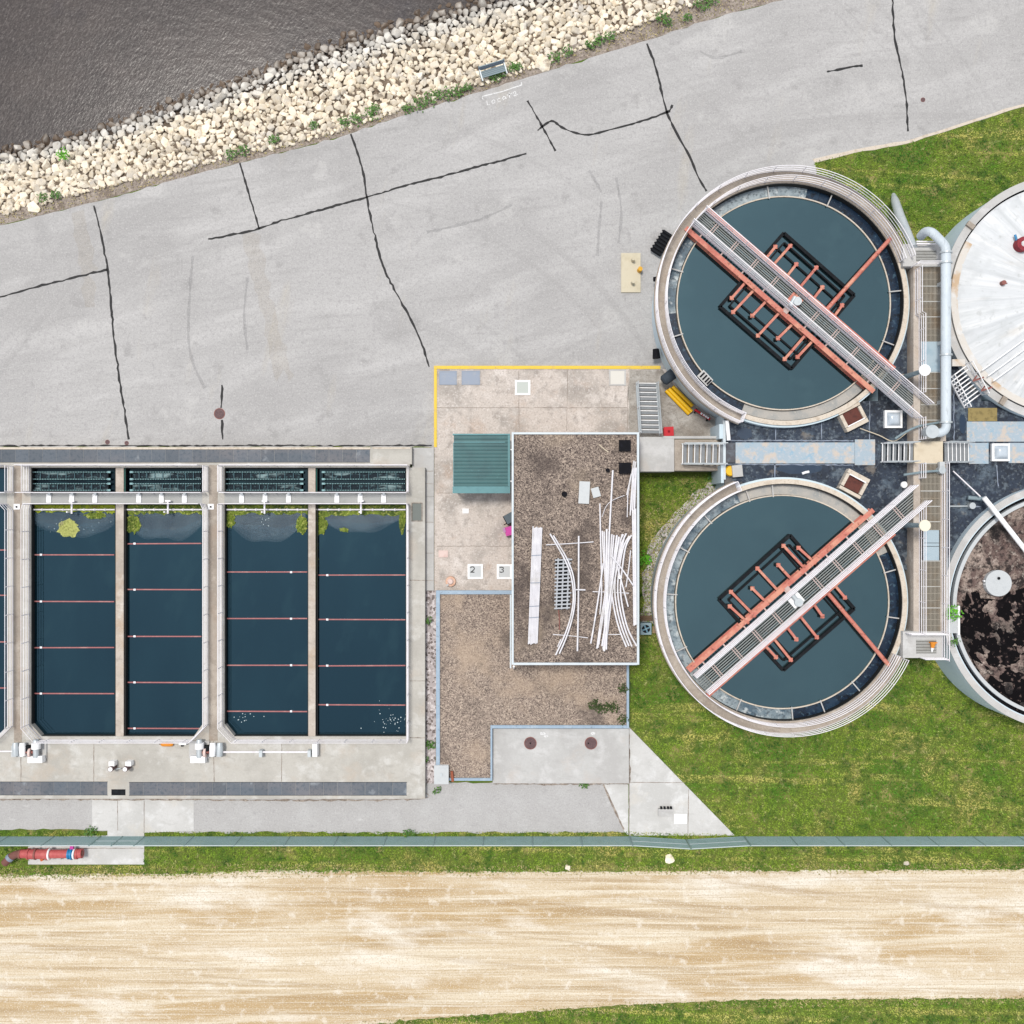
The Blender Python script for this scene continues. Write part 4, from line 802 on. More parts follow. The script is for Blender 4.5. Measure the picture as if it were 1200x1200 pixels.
for a, c_ in zip(ys[:-1], ys[1:]):
    if (a, c_) == (400, 436): MB().pbox(1078.8, 400.3, 1101.7, 435.7, ZS - .05, ZS).build('cover_plate', mat('pale_blue_plate', ph(178, 196, 206), [('noise', 1.5, None, .5, .7, ph(150, 178, 194), .7)]), sp)
    else: spine_grate(a, c_, bar_b)
ys = [543, 575, 593, 611, 621, 657, 687, 712, 740]
for a, c_ in zip(ys[:-1], ys[1:]):
    if (a, c_) == (621, 657):
        for y0, y1 in ((621.3, 636), (636.6, 640), (640.6, 656.7)): MB().pbox(1082, y0, 1100.5, y1, ZS - .05, ZS + .01).build('cover_plate', MATS['pale_blue_plate'], sp)
    else: spine_grate(a, c_, bar_b)
b = MB(); b.pbox(1078.6, 312, 1102, 517, ZS - .6, ZS - .45); b.pbox(1078.6, 543, 1102, 740, ZS - .6, ZS - .45); b.build('channel_floor', void, sp)
handrail('handrail on the left of the centre walkway above the upper bridge', RP([(1072.5, 316), (1072.5, 369), (1076.5, 371), (1076.5, 462)], ZS))
handrail('short handrail on the left of the centre walkway between bridge and beige slab', RP([(1076.5, 490), (1076.5, 516)], ZS))
handrail('short handrail on the left of the centre walkway above the lower bridge', RP([(1076.5, 543), (1076.5, 561)], ZS))
handrail('handrail on the left of the centre walkway below the lower bridge', RP([(1076.8, 593), (1076.8, 742)], ZS))
handrail('handrail on the right of the centre walkway beside the brown sludge tank', RP([(1103.6, 543), (1103.6, 772)], ZS))
handrail('cross handrail at the upper end of the centre walkway', RP([(1067, 313.5), (1070, 311), (1101, 311)], ZS), toe=False)
handrail('cross handrail at the lower end of the centre walkway', RP([(1060, 741.5), (1104, 741.5)], ZS), toe=False)
handrail('short handrail at the lower tip of the centre walkway', RP([(1076, 770), (1104, 770)], ZS), toe=False)

# digesters
CD1, CD2 = centre_from_rail(1249.4, 350, ZG), centre_from_rail(1249.3, 711, ZG); RD = 7.52
t = thing('digester_tank', 'round tank with white ribbed dome cover and rusty rim', 'tank', (CD1.x, CD1.y, 0))
MB().ring(CD1, RD - .35, RD + .02, 0, ZG - .05, n=160).build('tank_wall', blue_w, t, smooth=True)
MB().ring(CD1, RD - .40, RD + .06, ZG - .05, ZG, n=160).build('rim', slab_c, t)
MB().ring(CD1, RD - .62, RD - .40, ZG - .6, ZG - .5, n=160).build('dark_gap', black, t)
def domed(c, r, z0, h, n=144, rows=26, ribs=20, rib_h=.06):
    vs, fs = [], []
    for j in range(rows + 1):
        rr = r * (1 - j / rows)
        for i in range(n):
            a = 2 * math.pi * i / n; ph0 = (i * ribs / n) % 1.0; rib = rib_h * max(0, 1 - min(ph0, 1 - ph0) * 7) * (rr / r) ** .3
            vs.append((c.x + rr * math.cos(a), c.y + rr * math.sin(a), z0 + h * (1 - (rr / r) ** 2) + rib))
    for j in range(rows):
        for i in range(n): fs.append((j * n + i, j * n + (i + 1) % n, (j + 1) * n + (i + 1) % n, (j + 1) * n + i))
    return MB().add(vs, fs)
dome_m = mat('dome_white', ph(222, 225, 228), [('noise', 1, (CD1.x, CD1.y, 7, .12), .46, .64, ph(246, 247, 248), .9), ('noise', 1, (CD1.x, CD1.y, 16, .25), .53, .70, ph(202, 206, 208), .7), ('noise', 1, (CD1.x, CD1.y, 4, .3), .60, .72, ph(226, 212, 192), .4), ('noise', .7, None, .52, .66, ph(206, 209, 211), .6),
    ('noise', 3, (CD1.x, CD1.y, 14, .3), .56, .68, ph(206, 210, 212), .6), ('noise', 2.2, None, .6, .7, ph(180, 182, 180), .5)], rough=.8)
domed(CD1, RD - .50, ZG - .12, .9, n=480).build('dome_cover', dome_m, t, smooth=True, fix=False)
MB().ring(CD1, RD - .9, RD - .49, ZG - .25, ZG + .02, n=120, a0=150, a1=285).build('rusty_edge', rusty_rim, t)
for a in (172, 143, 238): p = radial(CD1, a, RD - .15, ZG); MB().box((p.x, p.y, ZG + .1), (.5, .3, .2), R(a)).build('clamp', walk_c, t)
o = thing('dome_valve', 'dark red round vent with small blue tip on the white dome', 'vent', W(1195, 287, ZG + .5)); p = W(1197, 287, ZG + .6)
MB().ring((p.x, p.y), .18, .42, ZG + .4, ZG + .95, 90, 330).build('red_ring', mat('crimson', ph(150, 50, 60), [('noise', 6, None, .5, .7, ph(110, 30, 44), .7)]), o); p = W(1189.5, 275, ZG + .6)
MB().tube([p, p + Vector((.1, -.35, .0))], .07, 8).build('blue_tip', blue, o)
p = W(1174.5, 332, ZG + .5); o = MB(); o.cyl((p.x, p.y), .14, ZG + .2, ZG + .75, 12); o.bar((p.x, p.y, ZG + .5), (p.x + .3, p.y, ZG + .5), .06, .06); tag(o.build('dome_fitting', rust), 'small rusty fitting on the white dome', 'fitting')
for k, (a, c_) in enumerate((((1151, 434), (1210, 391)), ((1158, 440.5), (1215, 399)), ((1164, 446.5), (1220, 406)))):
    pts = [W(a[0] + (c_[0] - a[0]) * j / 8, a[1] + (c_[1] - a[1]) * j / 8, ZG + .40 + .5 * math.sin(j / 8 * 1.3)) for j in range(9)]
    tag(MB().tube(pts, .04, 6).build('cable', white), f'white cable line on the dome, {("upper", "middle", "lower")[k]} of three', 'cable', 'white cables on the dome')
for x, y in ((1145, 445), (1155, 456.5)):
    pts = [W(x - 5, y + 1.5, ZG + .25), W(x + 8, y - 3, ZG + .55)]; o = MB(); o.bar(*pts, .10, .08); o.bar(pts[0], W(x, y - 5, ZG + .4), .07, .06); tag(o.build('roller_arm', rust), f'rusty roller bracket on the dome rim, {"upper" if y < 450 else "lower"} one', 'bracket', 'rusty brackets on the dome rim')
# access stair ladder at the dome
lad = thing('access_stairs', 'white open stair ladder against the dome tank rim', 'stairs', W(1130, 450, ZR))
f0, f1 = W(1140.5, 470.5, ZR), W(1121.5, 434, ZG + .1); side = Vector((.80, .60, 0)).normalized()
wd_ = 1.35
for s_ in (-.5, .5): MB().bar(f0 + side * wd_ * s_, f1 + side * wd_ * s_, .07, .14).build('stringer', white, lad)
for k in range(9): p = f0.lerp(f1, (k + .5) / 9); MB().bar(p - side * wd_ / 2, p + side * wd_ / 2, .07, .05).build('tread', white, lad)
for s_ in (-.5, .5):
    MB().tube([f0 + side * wd_ * s_ + Vector((0, 0, .95)), f1 + side * wd_ * s_ + Vector((0, 0, .95))], .035, 6).build('handrail', white, lad)
    MB().tube([f0 + side * wd_ * s_ + Vector((0, 0, .5)), f1 + side * wd_ * s_ + Vector((0, 0, .5))], .03, 6).build('handrail', white, lad)
    for k in (0, .33, .66, 1): p = f0.lerp(f1, k) + side * wd_ * s_; MB().tube([p, p + Vector((0, 0, .95))], .03, 6).build('post', white, lad)
MB().pbox(1116, 421, 1131, 429, ZG - .1, ZG + .06).build('top_step', rusty_rim, lad)
# sludge tank
t = thing('sludge_tank', 'round open tank filled with dark brown crusted sludge', 'tank', (CD2.x, CD2.y, 0))
MB().ring(CD2, RD - .42, RD + .02, 0, ZG - .02, n=160).build('tank_wall', blue_w, t, smooth=True)
MB().ring(CD2, RD - .36, RD + .03, ZG - .02, ZG, n=160).build('rim', slab_c, t)
MB().ring(CD2, RD - .66, RD - .44, ZG - .55, ZG - .45, n=160).build('dark_gap', black, t)
MB().ring(CD2, RD - .88, RD - .66, ZG - .5, ZG - .1, n=160).build('cover_rim', hatch_m, t)
# crust: bumpy sheet
bm = MB(); n, rows = 160, 60; q = random.Random(3); vs, fs = [], []
import mathutils.noise as mn
for j in range(rows + 1):
    rr = (RD - .9) * (1 - j / rows)
    for i in range(n):
        a = 2 * math.pi * i / n; x, y = CD2.x + rr * math.cos(a), CD2.y + rr * math.sin(a)
        vs.append((x, y, ZG - .35 + .22 * mn.noise((x * 1.1, y * 1.1, 0)) + .12 * mn.noise((x * 3.1, y * 3.1, 4)) + .06 * mn.noise((x * 8, y * 8, 9))))
for j in range(rows):
    for i in range(n): fs.append((j * n + i, j * n + (i + 1) % n, (j + 1) * n + (i + 1) % n, (j + 1) * n + i))
tag(bm.add(vs, fs).build('sludge', sludge, fix=False), kind='stuff')
wetp = rough([(v.x, v.y) for v in xy([(1128, 700), (1150, 692), (1162, 702), (1176, 704), (1200, 690), (1240, 690), (1260, 790), (1215, 830), (1190, 826), (1160, 800), (1140, 770), (1128, 738)], ZG)], .28, .4, 31)
tag(MB().prism(wetp, 0, ZG - .315, top_only=True).build('wet_sludge', mat('wet_black_sludge', (.0025, .0018, .0025), [('noise', 2, None, .55, .66, (.010, .007, .008), .8), ('noise', 4, None, .60, .66, ph(120, 102, 96), .75)], rough=.85, ior=1.2), fix=False), kind='stuff')
p = W(1170.5, 683.5, ZG); o = thing('sludge_hatch', 'pale round hatch cover lying in the brown sludge', 'hatch', (p.x, p.y, ZG - .4)); MB().cyl((p.x, p.y), .80, ZG - .5, ZG - .02, 32).build('cover', hatch_m, o, smooth=True)
MB().cyl((p.x, p.y + .3), .09, ZG - .02, ZG + .03, 10).build('knob', dark, o)
for y_ in (681, 685, 688): pp = W(1155 + (y_ - 681) * .3, y_, ZG); MB().box((pp.x, pp.y, ZG - .2), (.12, .08, .2)).build('bolt', white, o)
b = MB().tube(RP([(1153, 583), (1162, 594), (1180, 617), (1216, 663)], ZG + .45), .15, 12).build('white_pipe', white, smooth=True); tag(b, 'thick white pipe slanting over the brown sludge tank', 'pipe')
b = MB().tube([W(1117, 552, ZR + .4), W(1149, 582, ZG + .3)], .04, 6).build('thin_rod', rail_w); tag(b, 'thin pale rod from the dark roof to the sludge tank rim', 'rod')
b = thing('pipe_valve', 'small grey valve cluster on the roof under the white pipe', 'valve', W(1140, 588, ZR)); p = W(1138, 585, ZR + .4); MB().tube([p + Vector((-.2, .1, 0)), p + Vector((.9, .0, .1))], .13, 10).build('body', bench_m, b, smooth=True); MB().cyl((p.x + .1, p.y - .4), .2, ZR, ZR + .4, 12).build('flange', alu, b); MB().tube([W(1113, 593.3, ZR + .1), W(1140, 593, ZR + .1)], .05, 6).build('feed_pipe', alu, b)
b = thing('tank_ledge', 'grey metal ledge with a green weed at the left rim of the sludge tank', 'ledge', W(1118, 726, ZG)); MB().pbox(1111, 712, 1124, 742, ZG - .1, ZG + .05).build('plate', hatch_m, b); MB().pbox(1122.5, 710, 1125, 744, ZG, ZG + .14).build('edge', white, b)
# large white gas pipe along the dome tank
zp = 4.9
pipe_w = mat('pale_blue_pipe', ph(216, 226, 234), [('noise', .8, None, .48, .64, ph(198, 210, 220), .7), ('noise', 4, (2, .4, 0), .57, .68, ph(168, 176, 180), .5)], rough=.55)
gp = thing('gas_pipe', 'large white pipe with flanges and elbows along the white dome tank', 'pipe', W(1108, 400, ZS))
MB().tube(smooth_line(RP([(1108.5, 294), (1108.5, 494)], zp) , 2), .29, 20).build('straight_pipe', pipe_w, gp, smooth=True)
el = smooth_line([W(1108.5, 494, zp), W(1108.5, 500, zp), W(1106.5, 504.5, zp), W(1102, 507, zp), W(1094, 507, zp), W(1088, 507, zp)], 5); MB().tube(el, .26, 16).build('elbow', pipe_w, gp, smooth=True)
p = W(1091, 506, zp + .1); MB().cyl((p.x, p.y), .40, zp - .3, zp + .32, 20).build('end_flange', alu, gp, smooth=True)
el = smooth_line([W(1108.5, 295, zp), W(1107, 288, zp), W(1101, 281, zp), W(1094, 274, zp), W(1089, 271.5, zp - .2), W(1084, 272, zp - .6), W(1079, 277, zp - 1.2)], 5); MB().tube(el, .27, 16).build('elbow', pipe_w, gp, smooth=True)
for y in (296, 308, 416, 495): p = W(1108.5, y, zp); MB().tube([p + Vector((0, -.05, 0)), p + Vector((0, .05, 0))], .37, 20).build('flange', alu, gp, smooth=True)
for y in (330, 400, 470): p = W(1108.5, y, zp); MB().box((p.x, p.y, (zp + ZS) / 2 - .2), (.25, .2, zp - ZS)).build('support', alu, gp)
o = MB().tube([W(1047, 228, .3), W(1049, 236, 1.0), W(1055, 255, 2.4), W(1071, 290, 3.95)], [.12, .26, .30, .22], 14).build('inclined_pipe', alu, smooth=True); tag(o, 'tapering white chute pipe leaning from the lawn up to the ring walkway', 'pipe')
hs_ = thing('platform_pipes', 'cluster of small white pipes at the upper tip of the centre walkway', 'pipes', W(1080, 283, ZS))
for k, y in enumerate((283, 285.5)): MB().tube(RP([(1074, y), (1100, y + .3)], ZS + .3 + .1 * k), .05, 8).build('pipe', rail_w, hs_)
# hoses
o = MB().tube(smooth_line(RP([(1049, 514), (1060, 507), (1075, 500), (1092, 496.5), (1104, 494.5)], ZS + .5), 5), .07, 8).build('hose', bench_m, smooth=True); tag(o, 'dark grey hose crossing the centre walkway beside the white elbow', 'hose')
o = MB().tube(smooth_line(RP([(1008, 502), (1030, 510), (1048, 517), (1066, 504), (1072, 500)], ZR + .3), 5), .03, 6).build('hose', beige_c, smooth=True); tag(o, 'thin pale hose lying on the dark roof by the vent box', 'hose')
o = MB().tube(RP([(1059, 556.5), (1082, 553), (1102, 551.5)], ZS + .35), .07, 8).build('hose', bench_m, smooth=True); tag(o, 'dark grey arm crossing the centre walkway below the beige slab', 'hose')
o = thing('hose_valve', 'grey valve head on the right wall of the centre walkway', 'valve', W(1103, 550, ZS)); p = W(1103, 551, ZS + .3); MB().cyl((p.x, p.y), .22, ZS, ZS + .5, 14).build('body', alu, o, smooth=True); MB().box((p.x, p.y + .3, ZS + .3), (.3, .4, .3)).build('housing', hatch_m, o)
# lamp posts
for x, y, z, lb_ in ((1057, 443, 6.35, 'white round lamp on a grey post beside the upper bridge'), (1056, 615, 6.5, 'cream round lamp on a grey post beside the lower bridge')):
    t = thing('lamp_post', lb_, 'lamp', W(x, y, ZR), 'round lamps on grey posts'); p = W(x, y, ZR)
    MB().tube([p, p + Vector((0, 0, z - ZR))], [.17, .12], 12).build('post', bench_m, t, smooth=True)
    MB().cyl((p.x, p.y), .24, ZR, ZR + .12, 16).build('base', walk_c, t)
    MB().cyl((p.x, p.y), .16, z - .32, z - .06, 20, .34).add(MB().cyl((p.x, p.y), .34, z - .06, z + .02, 24, .33).v, MB().cyl((p.x, p.y), .34, z - .06, z + .02, 24, .33).f).build('lamp_head', white if y < 500 else mat('cream_lamp', ph(248, 240, 218)), t, smooth=True)
# orange cone on the lower platform
o = thing('traffic_cone', 'orange and white traffic cone lying on the lower platform grate', 'cone', W(1093, 757, ZS)); p, q = W(1093.5, 753, ZS + .15), W(1092, 764, ZS + .08)
MB().tube([p, p.lerp(q, .55)], [.17, .10], 12).build('orange_body', orange, o, smooth=True); MB().tube([p.lerp(q, .55), q], [.10, .04], 12).build('white_tip', white, o, smooth=True); MB().box(p, (.40, .06, .32)).build('foot', orange, o)

# ------------------------------------------------------------------ buildings
ZH = 4.2
bd = thing('service_building', 'flat gravel roofed building strewn with white pipes beside the pale yard', 'building', W(674, 642, 0))
p, q = W(601, 508, ZH), W(747.3, 777.5, ZH)
MB().prism([(p.x + .25, q.y + .25), (q.x - .25, q.y + .25), (q.x - .25, p.y - .25), (p.x + .25, p.y - .25)], 0, ZH - .3).build('wall', brick, bd)
MB().prism([(p.x, q.y), (q.x, q.y), (q.x, p.y), (p.x, p.y)], ZH - .3, ZH - .06).build('roof', gravel, bd)
for (x0, y0, x1, y1, nm_) in ((p.x - .07, q.y - .07, p.x + .05, p.y + .07, 'w'), (q.x - .05, q.y - .07, q.x + .09, p.y + .07, 'e'), (p.x + .051, p.y - .05, q.x - .051, p.y + .07, 'n'), (p.x + .051, q.y - .09, q.x - .051, q.y + .05, 's')):
    MB().prism([(x0, y0), (x1, y0), (x1, y1), (x0, y1)], ZH - .34, ZH + .03).build('coping', flash, bd)
for x0, y0, x1, y1 in ((725.8, 515.5, 739.2, 528.5), (725.8, 542, 739.5, 555)):
    v = MB().pbox(x0, y0, x1, y1, ZH - .06, ZH + .25).build('roof_vent', black, bd)
for x, y, r in ((661.3, 579, .17), (712, 551, .12)): pt = W(x, y, ZH); MB().cyl((pt.x, pt.y), r, ZH - .06, ZH + .18, 14).build('vent_pipe', black, bd)
MB().pbox(597.5, 697, 599.2, 783, ZH - .8, ZH - .6).build('gutter', flash, bd); MB().tube([W(602, 781, 3.8), W(602, 783, .7)], .06, 8).build('downpipe', white, bd)
MB().tube(RP([(702, 521), (707, 525.5), (713, 530)], ZH), .03, 6).build('conduit', beige_c, bd)
MB().tube(RP([(654.5, 713), (655.5, 725), (655.5, 738)], ZH - .02), .03, 6).build('cable', rust, bd)
zr_ = ZH + .02
for x, y, hw, hh, a, lab in ((684.6, 577.2, 6.2, 13, -3, 'large pale grey panel lying on the gravel roof'), (698.2, 577, 4.6, 5.7, 16, 'small tilted pale grey panel next to the larger one on the roof')):
    pt = W(x, y, zr_); tag(MB().box((pt.x, pt.y, zr_ + .02), (hw * 2 * S * .935, hh * 2 * S * .935, .08), R(a)).build('panel', hatch_m), lab, 'panel')
# bundle of strapped white pipes
bu = thing('pipe_bundle', 'strapped bundle of straight white pipes lying on the gravel roof', 'pipe bundle', W(627, 686, zr_))
for k in range(8):
    a, c_ = W(624.8 + k * 1.45, 617.5 + rnd.uniform(-.8, 1.5), zr_ + .12), W(619.3 + k * 1.45, 754 + rnd.uniform(-1.2, 1.5), zr_ + .12); MB().tube([a, c_], .036, 8).build('pipe', pvc, bu, smooth=True)
for y in (651, 683.5, 711, 724): sx = -(y - 617) / 137 * 5.6; a, c_ = W(624.2 + sx, y + rnd.uniform(-.6, .6), zr_ + .17), W(635.8 + sx, y - rnd.uniform(.2, 1), zr_ + .17); MB().bar(a, c_, .04, .02).build('strap', hatch_b, bu)
# loose pipes
def loose(label, pts, r=.045, m=pvc, z=.06, group='loose white pipes on the gravel roof', cat='pipe', sm=6):
    P = RP(pts, zr_ + z); P = smooth_line(P, sm) if len(P) > 2 else P
    return tag(MB().tube(P, r * .86, 8).build('white_pipe', m, smooth=True), label, cat, group)
loose('left bowed white pipe of the pair curving over the grey rack on the roof', [(644.5, 625.5), (652, 638), (662, 656), (669.5, 676), (672, 700), (669, 722), (661.5, 745), (651.2, 767.5)], .055, z=.42)
loose('right bowed white pipe of the pair curving over the grey rack on the roof', [(648.5, 627.5), (656, 640), (665, 656), (671.8, 675), (674, 700), (671, 723), (664, 746), (655.5, 766)], .05, z=.44)
loose('short white pipe tip beside the lower end of the bowed pair', [(657.5, 749), (653.5, 758)], .04)
loose('single straight white pipe right of the bowed pair on the roof', [(678.2, 628), (677.8, 700), (676.6, 763)], .06, z=.16)
loose('straight white pipe standing apart at the left of the central heap', [(703, 590), (703.8, 630), (705, 690), (703, 720)], .05, z=.14)
loose('long white pipe reaching furthest up the roof from the central heap', [(718.2, 551), (716, 590), (714, 625), (712.5, 650)], .06, z=.18)
loose('slanting white pipe forming the left edge of the central heap', [(707, 660), (702, 695), (696.5, 730), (692.3, 754)], .055, z=.2)
heap_top = [(705.8, 622), (708, 623), (711, 620), (714, 623), (717, 626), (719.5, 627), (723, 627), (725.5, 629), (729, 626), (732, 628)]
heap_bot = [(699.5, 760), (702, 755), (707.5, 762), (710.5, 761), (700.5, 759), (709, 758), (708, 763), (705.5, 757), (706.5, 760), (710, 757)]
q7 = random.Random(11)
LOOSE = 'white pipe packed in the dense central heap on the gravel roof'
for k in range(10):
    mid = (709.5 + k * .9 + q7.uniform(-.4, .4), 690 + q7.uniform(-6, 6)); loose(LOOSE, [heap_top[k], ((heap_top[k][0] * .55 + mid[0] * .45), 655), mid, ((heap_bot[k][0] * .5 + mid[0] * .5), 724), heap_bot[k]], q7.choice((.05, .06, .07)), z=.08 + .07 * (k % 4), group='white pipes heaped on the gravel roof')
for k, (a, c_) in enumerate((((730.5, 626), (734, 758)), ((734, 625), (737, 757)), ((737.5, 628), (740.5, 757.5)), ((740, 627), (746, 757)))):
    w1 = 716 + k * 3.4; loose(f'white pipe of the bowed set at the right of the heap, {("leftmost", "second from left", "third from left", "rightmost")[k]}', [a, (a[0] - 6.5, 640), (w1 + 3.5, 662), (w1 + 1, 690), (w1 + 4, 715), (w1 + 10, 738), c_], .06, z=.1 + .03 * k, group='bowed white pipes at the right of the heap')
loose('thick white pipe along the right edge of the roof, outer one', [(744.2, 596), (745, 732)], .085, z=.12)
loose('thick white pipe along the right edge of the roof, inner one', [(741.6, 597), (743.2, 733)], .07, z=.1)
for k, (a, c_, r_) in enumerate((((743, 540), (735.2, 583), .05), ((744.6, 541), (739, 597), .06), ((742, 548), (738.5, 604), .05), ((736, 572), (735, 606), .035), ((745.5, 548), (743.5, 596), .06), ((740, 555), (734.5, 580), .045), ((744, 560), (741, 598), .06))):
    loose('white pipe in the narrow upper heap at the right roof edge', [a, c_], r_, z=.1 + .05 * (k % 3), group='white pipes in the upper heap at the roof edge')
loose('thin curved white hose linking the upper heap and the long pipe', [(732, 580.5), (724, 583.5), (716, 587.5), (710, 594), (705.5, 606)], .022)
loose('short white pipe crossing the right part of the heap diagonally', [(716, 651), (729, 667), (742, 686)], .05, z=.4)
loose('short white pipe slanting down right of the heap to a capped end', [(723, 662), (729.5, 686), (736.2, 711)], .05, z=.36)
loose('short white pipe leaning left beside the thick edge pipes', [(739, 645), (736.5, 668), (733.5, 688)], .045)
loose('thin white stick across the roof under the top of the bowed pair', [(640, 638.5), (668, 637), (695.5, 635)], .035, z=.04)
loose('thin white stick across the single straight pipe at its middle', [(674, 691), (686, 691.3)], .05, z=.26)
loose('thin white stick under the middle of the central heap', [(694.5, 693.3), (715, 694), (737, 695.2)], .035, z=.03)
loose('thin pale stick across the bottom of the bowed pair', [(648, 743.5), (668, 745), (689, 747.5)], .03, z=.03)
loose('thin pale stick at the bottom right of the central heap', [(713, 743.6), (728, 743.4)], .03, z=.03)
o = tag(MB().cyl(W(725.5, 676, zr_).to_2d(), .10, zr_ + .3, zr_ + .46, 12).build('pipe_elbow', white), 'small white pipe fitting on top of the bowed set', 'fitting')
rk = thing('ladder_rack', 'grey metal rack of rungs lying under the bowed white pipes', 'rack', W(660, 684, zr_))
rack_m = mat('rack_grey', ph(192, 196, 202), [('noise', 3, None, .5, .7, ph(186, 190, 196), .7)])
MB().pbox(651.5, 654.5, 667.5, 713.5, zr_ - .04, zr_ + .05).build('base_sheet', dark, rk)
for x0, x1 in ((654.2, 651.8), (660.5, 658), (666.5, 664.5)): MB().bar(W(x0, 654, zr_ + .2), W(x1, 714, zr_ + .2), .09, .1).build('side_bar', rack_m, rk)
for k in range(14): y = 655.5 + k * 4.35; MB().bar(W(650.2 - k * .06, y + 1, zr_ + .28), W(670.5 - k * .12 - (k % 3), y, zr_ + .28), .085, .06).build('rung', rack_m, rk)

# teal canopy
cn = thing('teal_shelter', 'square teal ribbed metal shelter roof beside the building', 'shelter', W(564, 543, 0)); zc0, zc1 = 2.6, 2.8
p, q = W(530.6, 508.5, zc1), W(597.5, 577.5, zc1)
bm_ = MB(); n = 16; pr = []
for k in range(n):
    y = p.y + (q.y - p.y) * k / n; dy = (q.y - p.y) / n
    pr += [(y, .0), (y + dy * .16, .0), (y + dy * .24, .07), (y + dy * .40, .07), (y + dy * .48, 0)]
pr.append((q.y, 0))
vs, fs = [], []
for x in (p.x + .06, q.x - .06): vs += [(x, y, zc1 - .07 + z) for y, z in pr]
for i in range(len(pr) - 1): fs.append((i, i + 1, len(pr) + i + 1, len(pr) + i))
vs += [(v[0], v[1], zc1 - .12) for v in vs]; m_ = 2 * len(pr)
for i in range(len(pr) - 1): fs.append((m_ + i, m_ + len(pr) + i, m_ + len(pr) + i + 1, m_ + i + 1))
bm_.add(vs, fs).build('roof_sheet', teal, cn)
for (x0, y0, x1, y1) in ((530.4, 508.2, 597.8, 510), (530.4, 570, 597.8, 578), (595.2, 510.2, 597.8, 569.8)): MB().pbox(x0, y0, x1, y1, zc1 - .25, zc1 + .03).build('trim', teal_l, cn)
MB().pbox(532, 517.5, 592, 518.8, zc1, zc1 + .02).build('ridge_strip', teal_l, cn)
sk_ = MB().pbox(531, 518.8, 540, 569.5, zc1 - .3, zc1 - .13).build('edge_sheet', teal_l, cn)
for x, y in ((533, 511), (595, 511), (533, 575), (595, 575)): pt = W(x, y, zc1); MB().box((pt.x, pt.y, zc1 / 2 - .08), (.10, .10, zc1 - .18)).build('post', teal_l, cn)
for y in (527, 564): MB().tube(RP([(597, y), (601, y)], zc1 - .1), .05, 6).build('tie_bar', white, cn)
# low roof terrace
ZT = .75
lw = thing('low_building', 'low L-shaped gravel roof with pale blue coping below the pipe strewn building', 'building', W(620, 800, 0))
LP_ = [(512, 693), (736.5, 693), (736.5, 852.5), (577, 852.5), (577, 914), (512, 914)]
LPw = [(v.x, v.y) for v in xy(LP_, ZT)]
MB().prism(LPw, 0, ZT - .18).build('wall', slab_c, lw); MB().prism([(x, y) for x, y in LPw], ZT - .18, ZT - .08).build('roof', gravel2, lw)
for (x0, y0, x1, y1) in ((511, 692, 515.4, 915), (515.5, 692, 600.4, 696.4), (734.4, 776, 737.2, 853.6), (577, 850, 734.3, 853.6), (574.8, 850, 576.9, 915), (515.5, 912, 574.7, 915)):
    MB().pbox(x0, y0, x1, y1, ZT - .2, ZT + .05).build('coping', coping, lw)
tk = thing('buried_tank', 'pale concrete tank lid with two manhole covers beside the low gravel roof', 'tank lid', W(657, 886, 0)); b = MB(); b.pbox(577.3, 854, 737, 918, 0, .42); b.build('lid', slab_c, tk)
for x, y, nm_ in ((621.5, 871, 'left'), (692.5, 871, 'right')):
    t = thing('manhole_cover', f'{nm_} round reddish manhole cover on the pale tank lid', 'manhole cover', W(x, y, .42), 'manhole covers on the tank lid'); pt = W(x, y, .45)
    MB().cyl((pt.x, pt.y), .36, .40, .45, 32).build('cover', manh, t); MB().ring((pt.x, pt.y), .36, .40, .40, .46, n=32).build('frame', rust, t); MB().cyl((pt.x + (.0 if nm_ == 'left' else -.17), pt.y), .05, .45, .462, 10).build('pick_hole', black, t)
for x, y, w_ in ((636, 859.5, .22), (640, 862.5, .16), (695, 859.5, .16)): pt = W(x, y, .43); o = MB().prism(blob((pt.x, pt.y), w_, .10, int(x), 12), .42, .44); tag(o.build('paint_splash', paintw), {636: 'larger white splash above the left manhole cover', 640: 'smaller white splash above the left manhole cover', 695: 'white splash above the right manhole cover'}[x], 'splash')
o = thing('utility_box', 'white cabinet box at the lower left corner of the low gravel roof', 'cabinet', W(517, 907, 0)); b = MB(); b.pbox(509, 897.5, 525.3, 918.5, 0, 1.05); b.build('body', white, o); MB().pbox(508.6, 897, 525.7, 919, 1.05, 1.10).build('lid', hatch_m, o); pt = W(517, 908, 1.1); MB().box((pt.x, pt.y, 1.12), (.12, .22, .05)).build('hasp', alu, o)
pt = W(529.5, 909, ZT); o = tag(MB().tube([(pt.x, pt.y + .3, ZT + .06), (pt.x + .06, pt.y - .35, ZT + .06)], .09, 10).build('clay_pipe', mat('terracotta', ph(170, 96, 70))), 'short brick red pipe on the low roof beside the white cabinet', 'pipe')
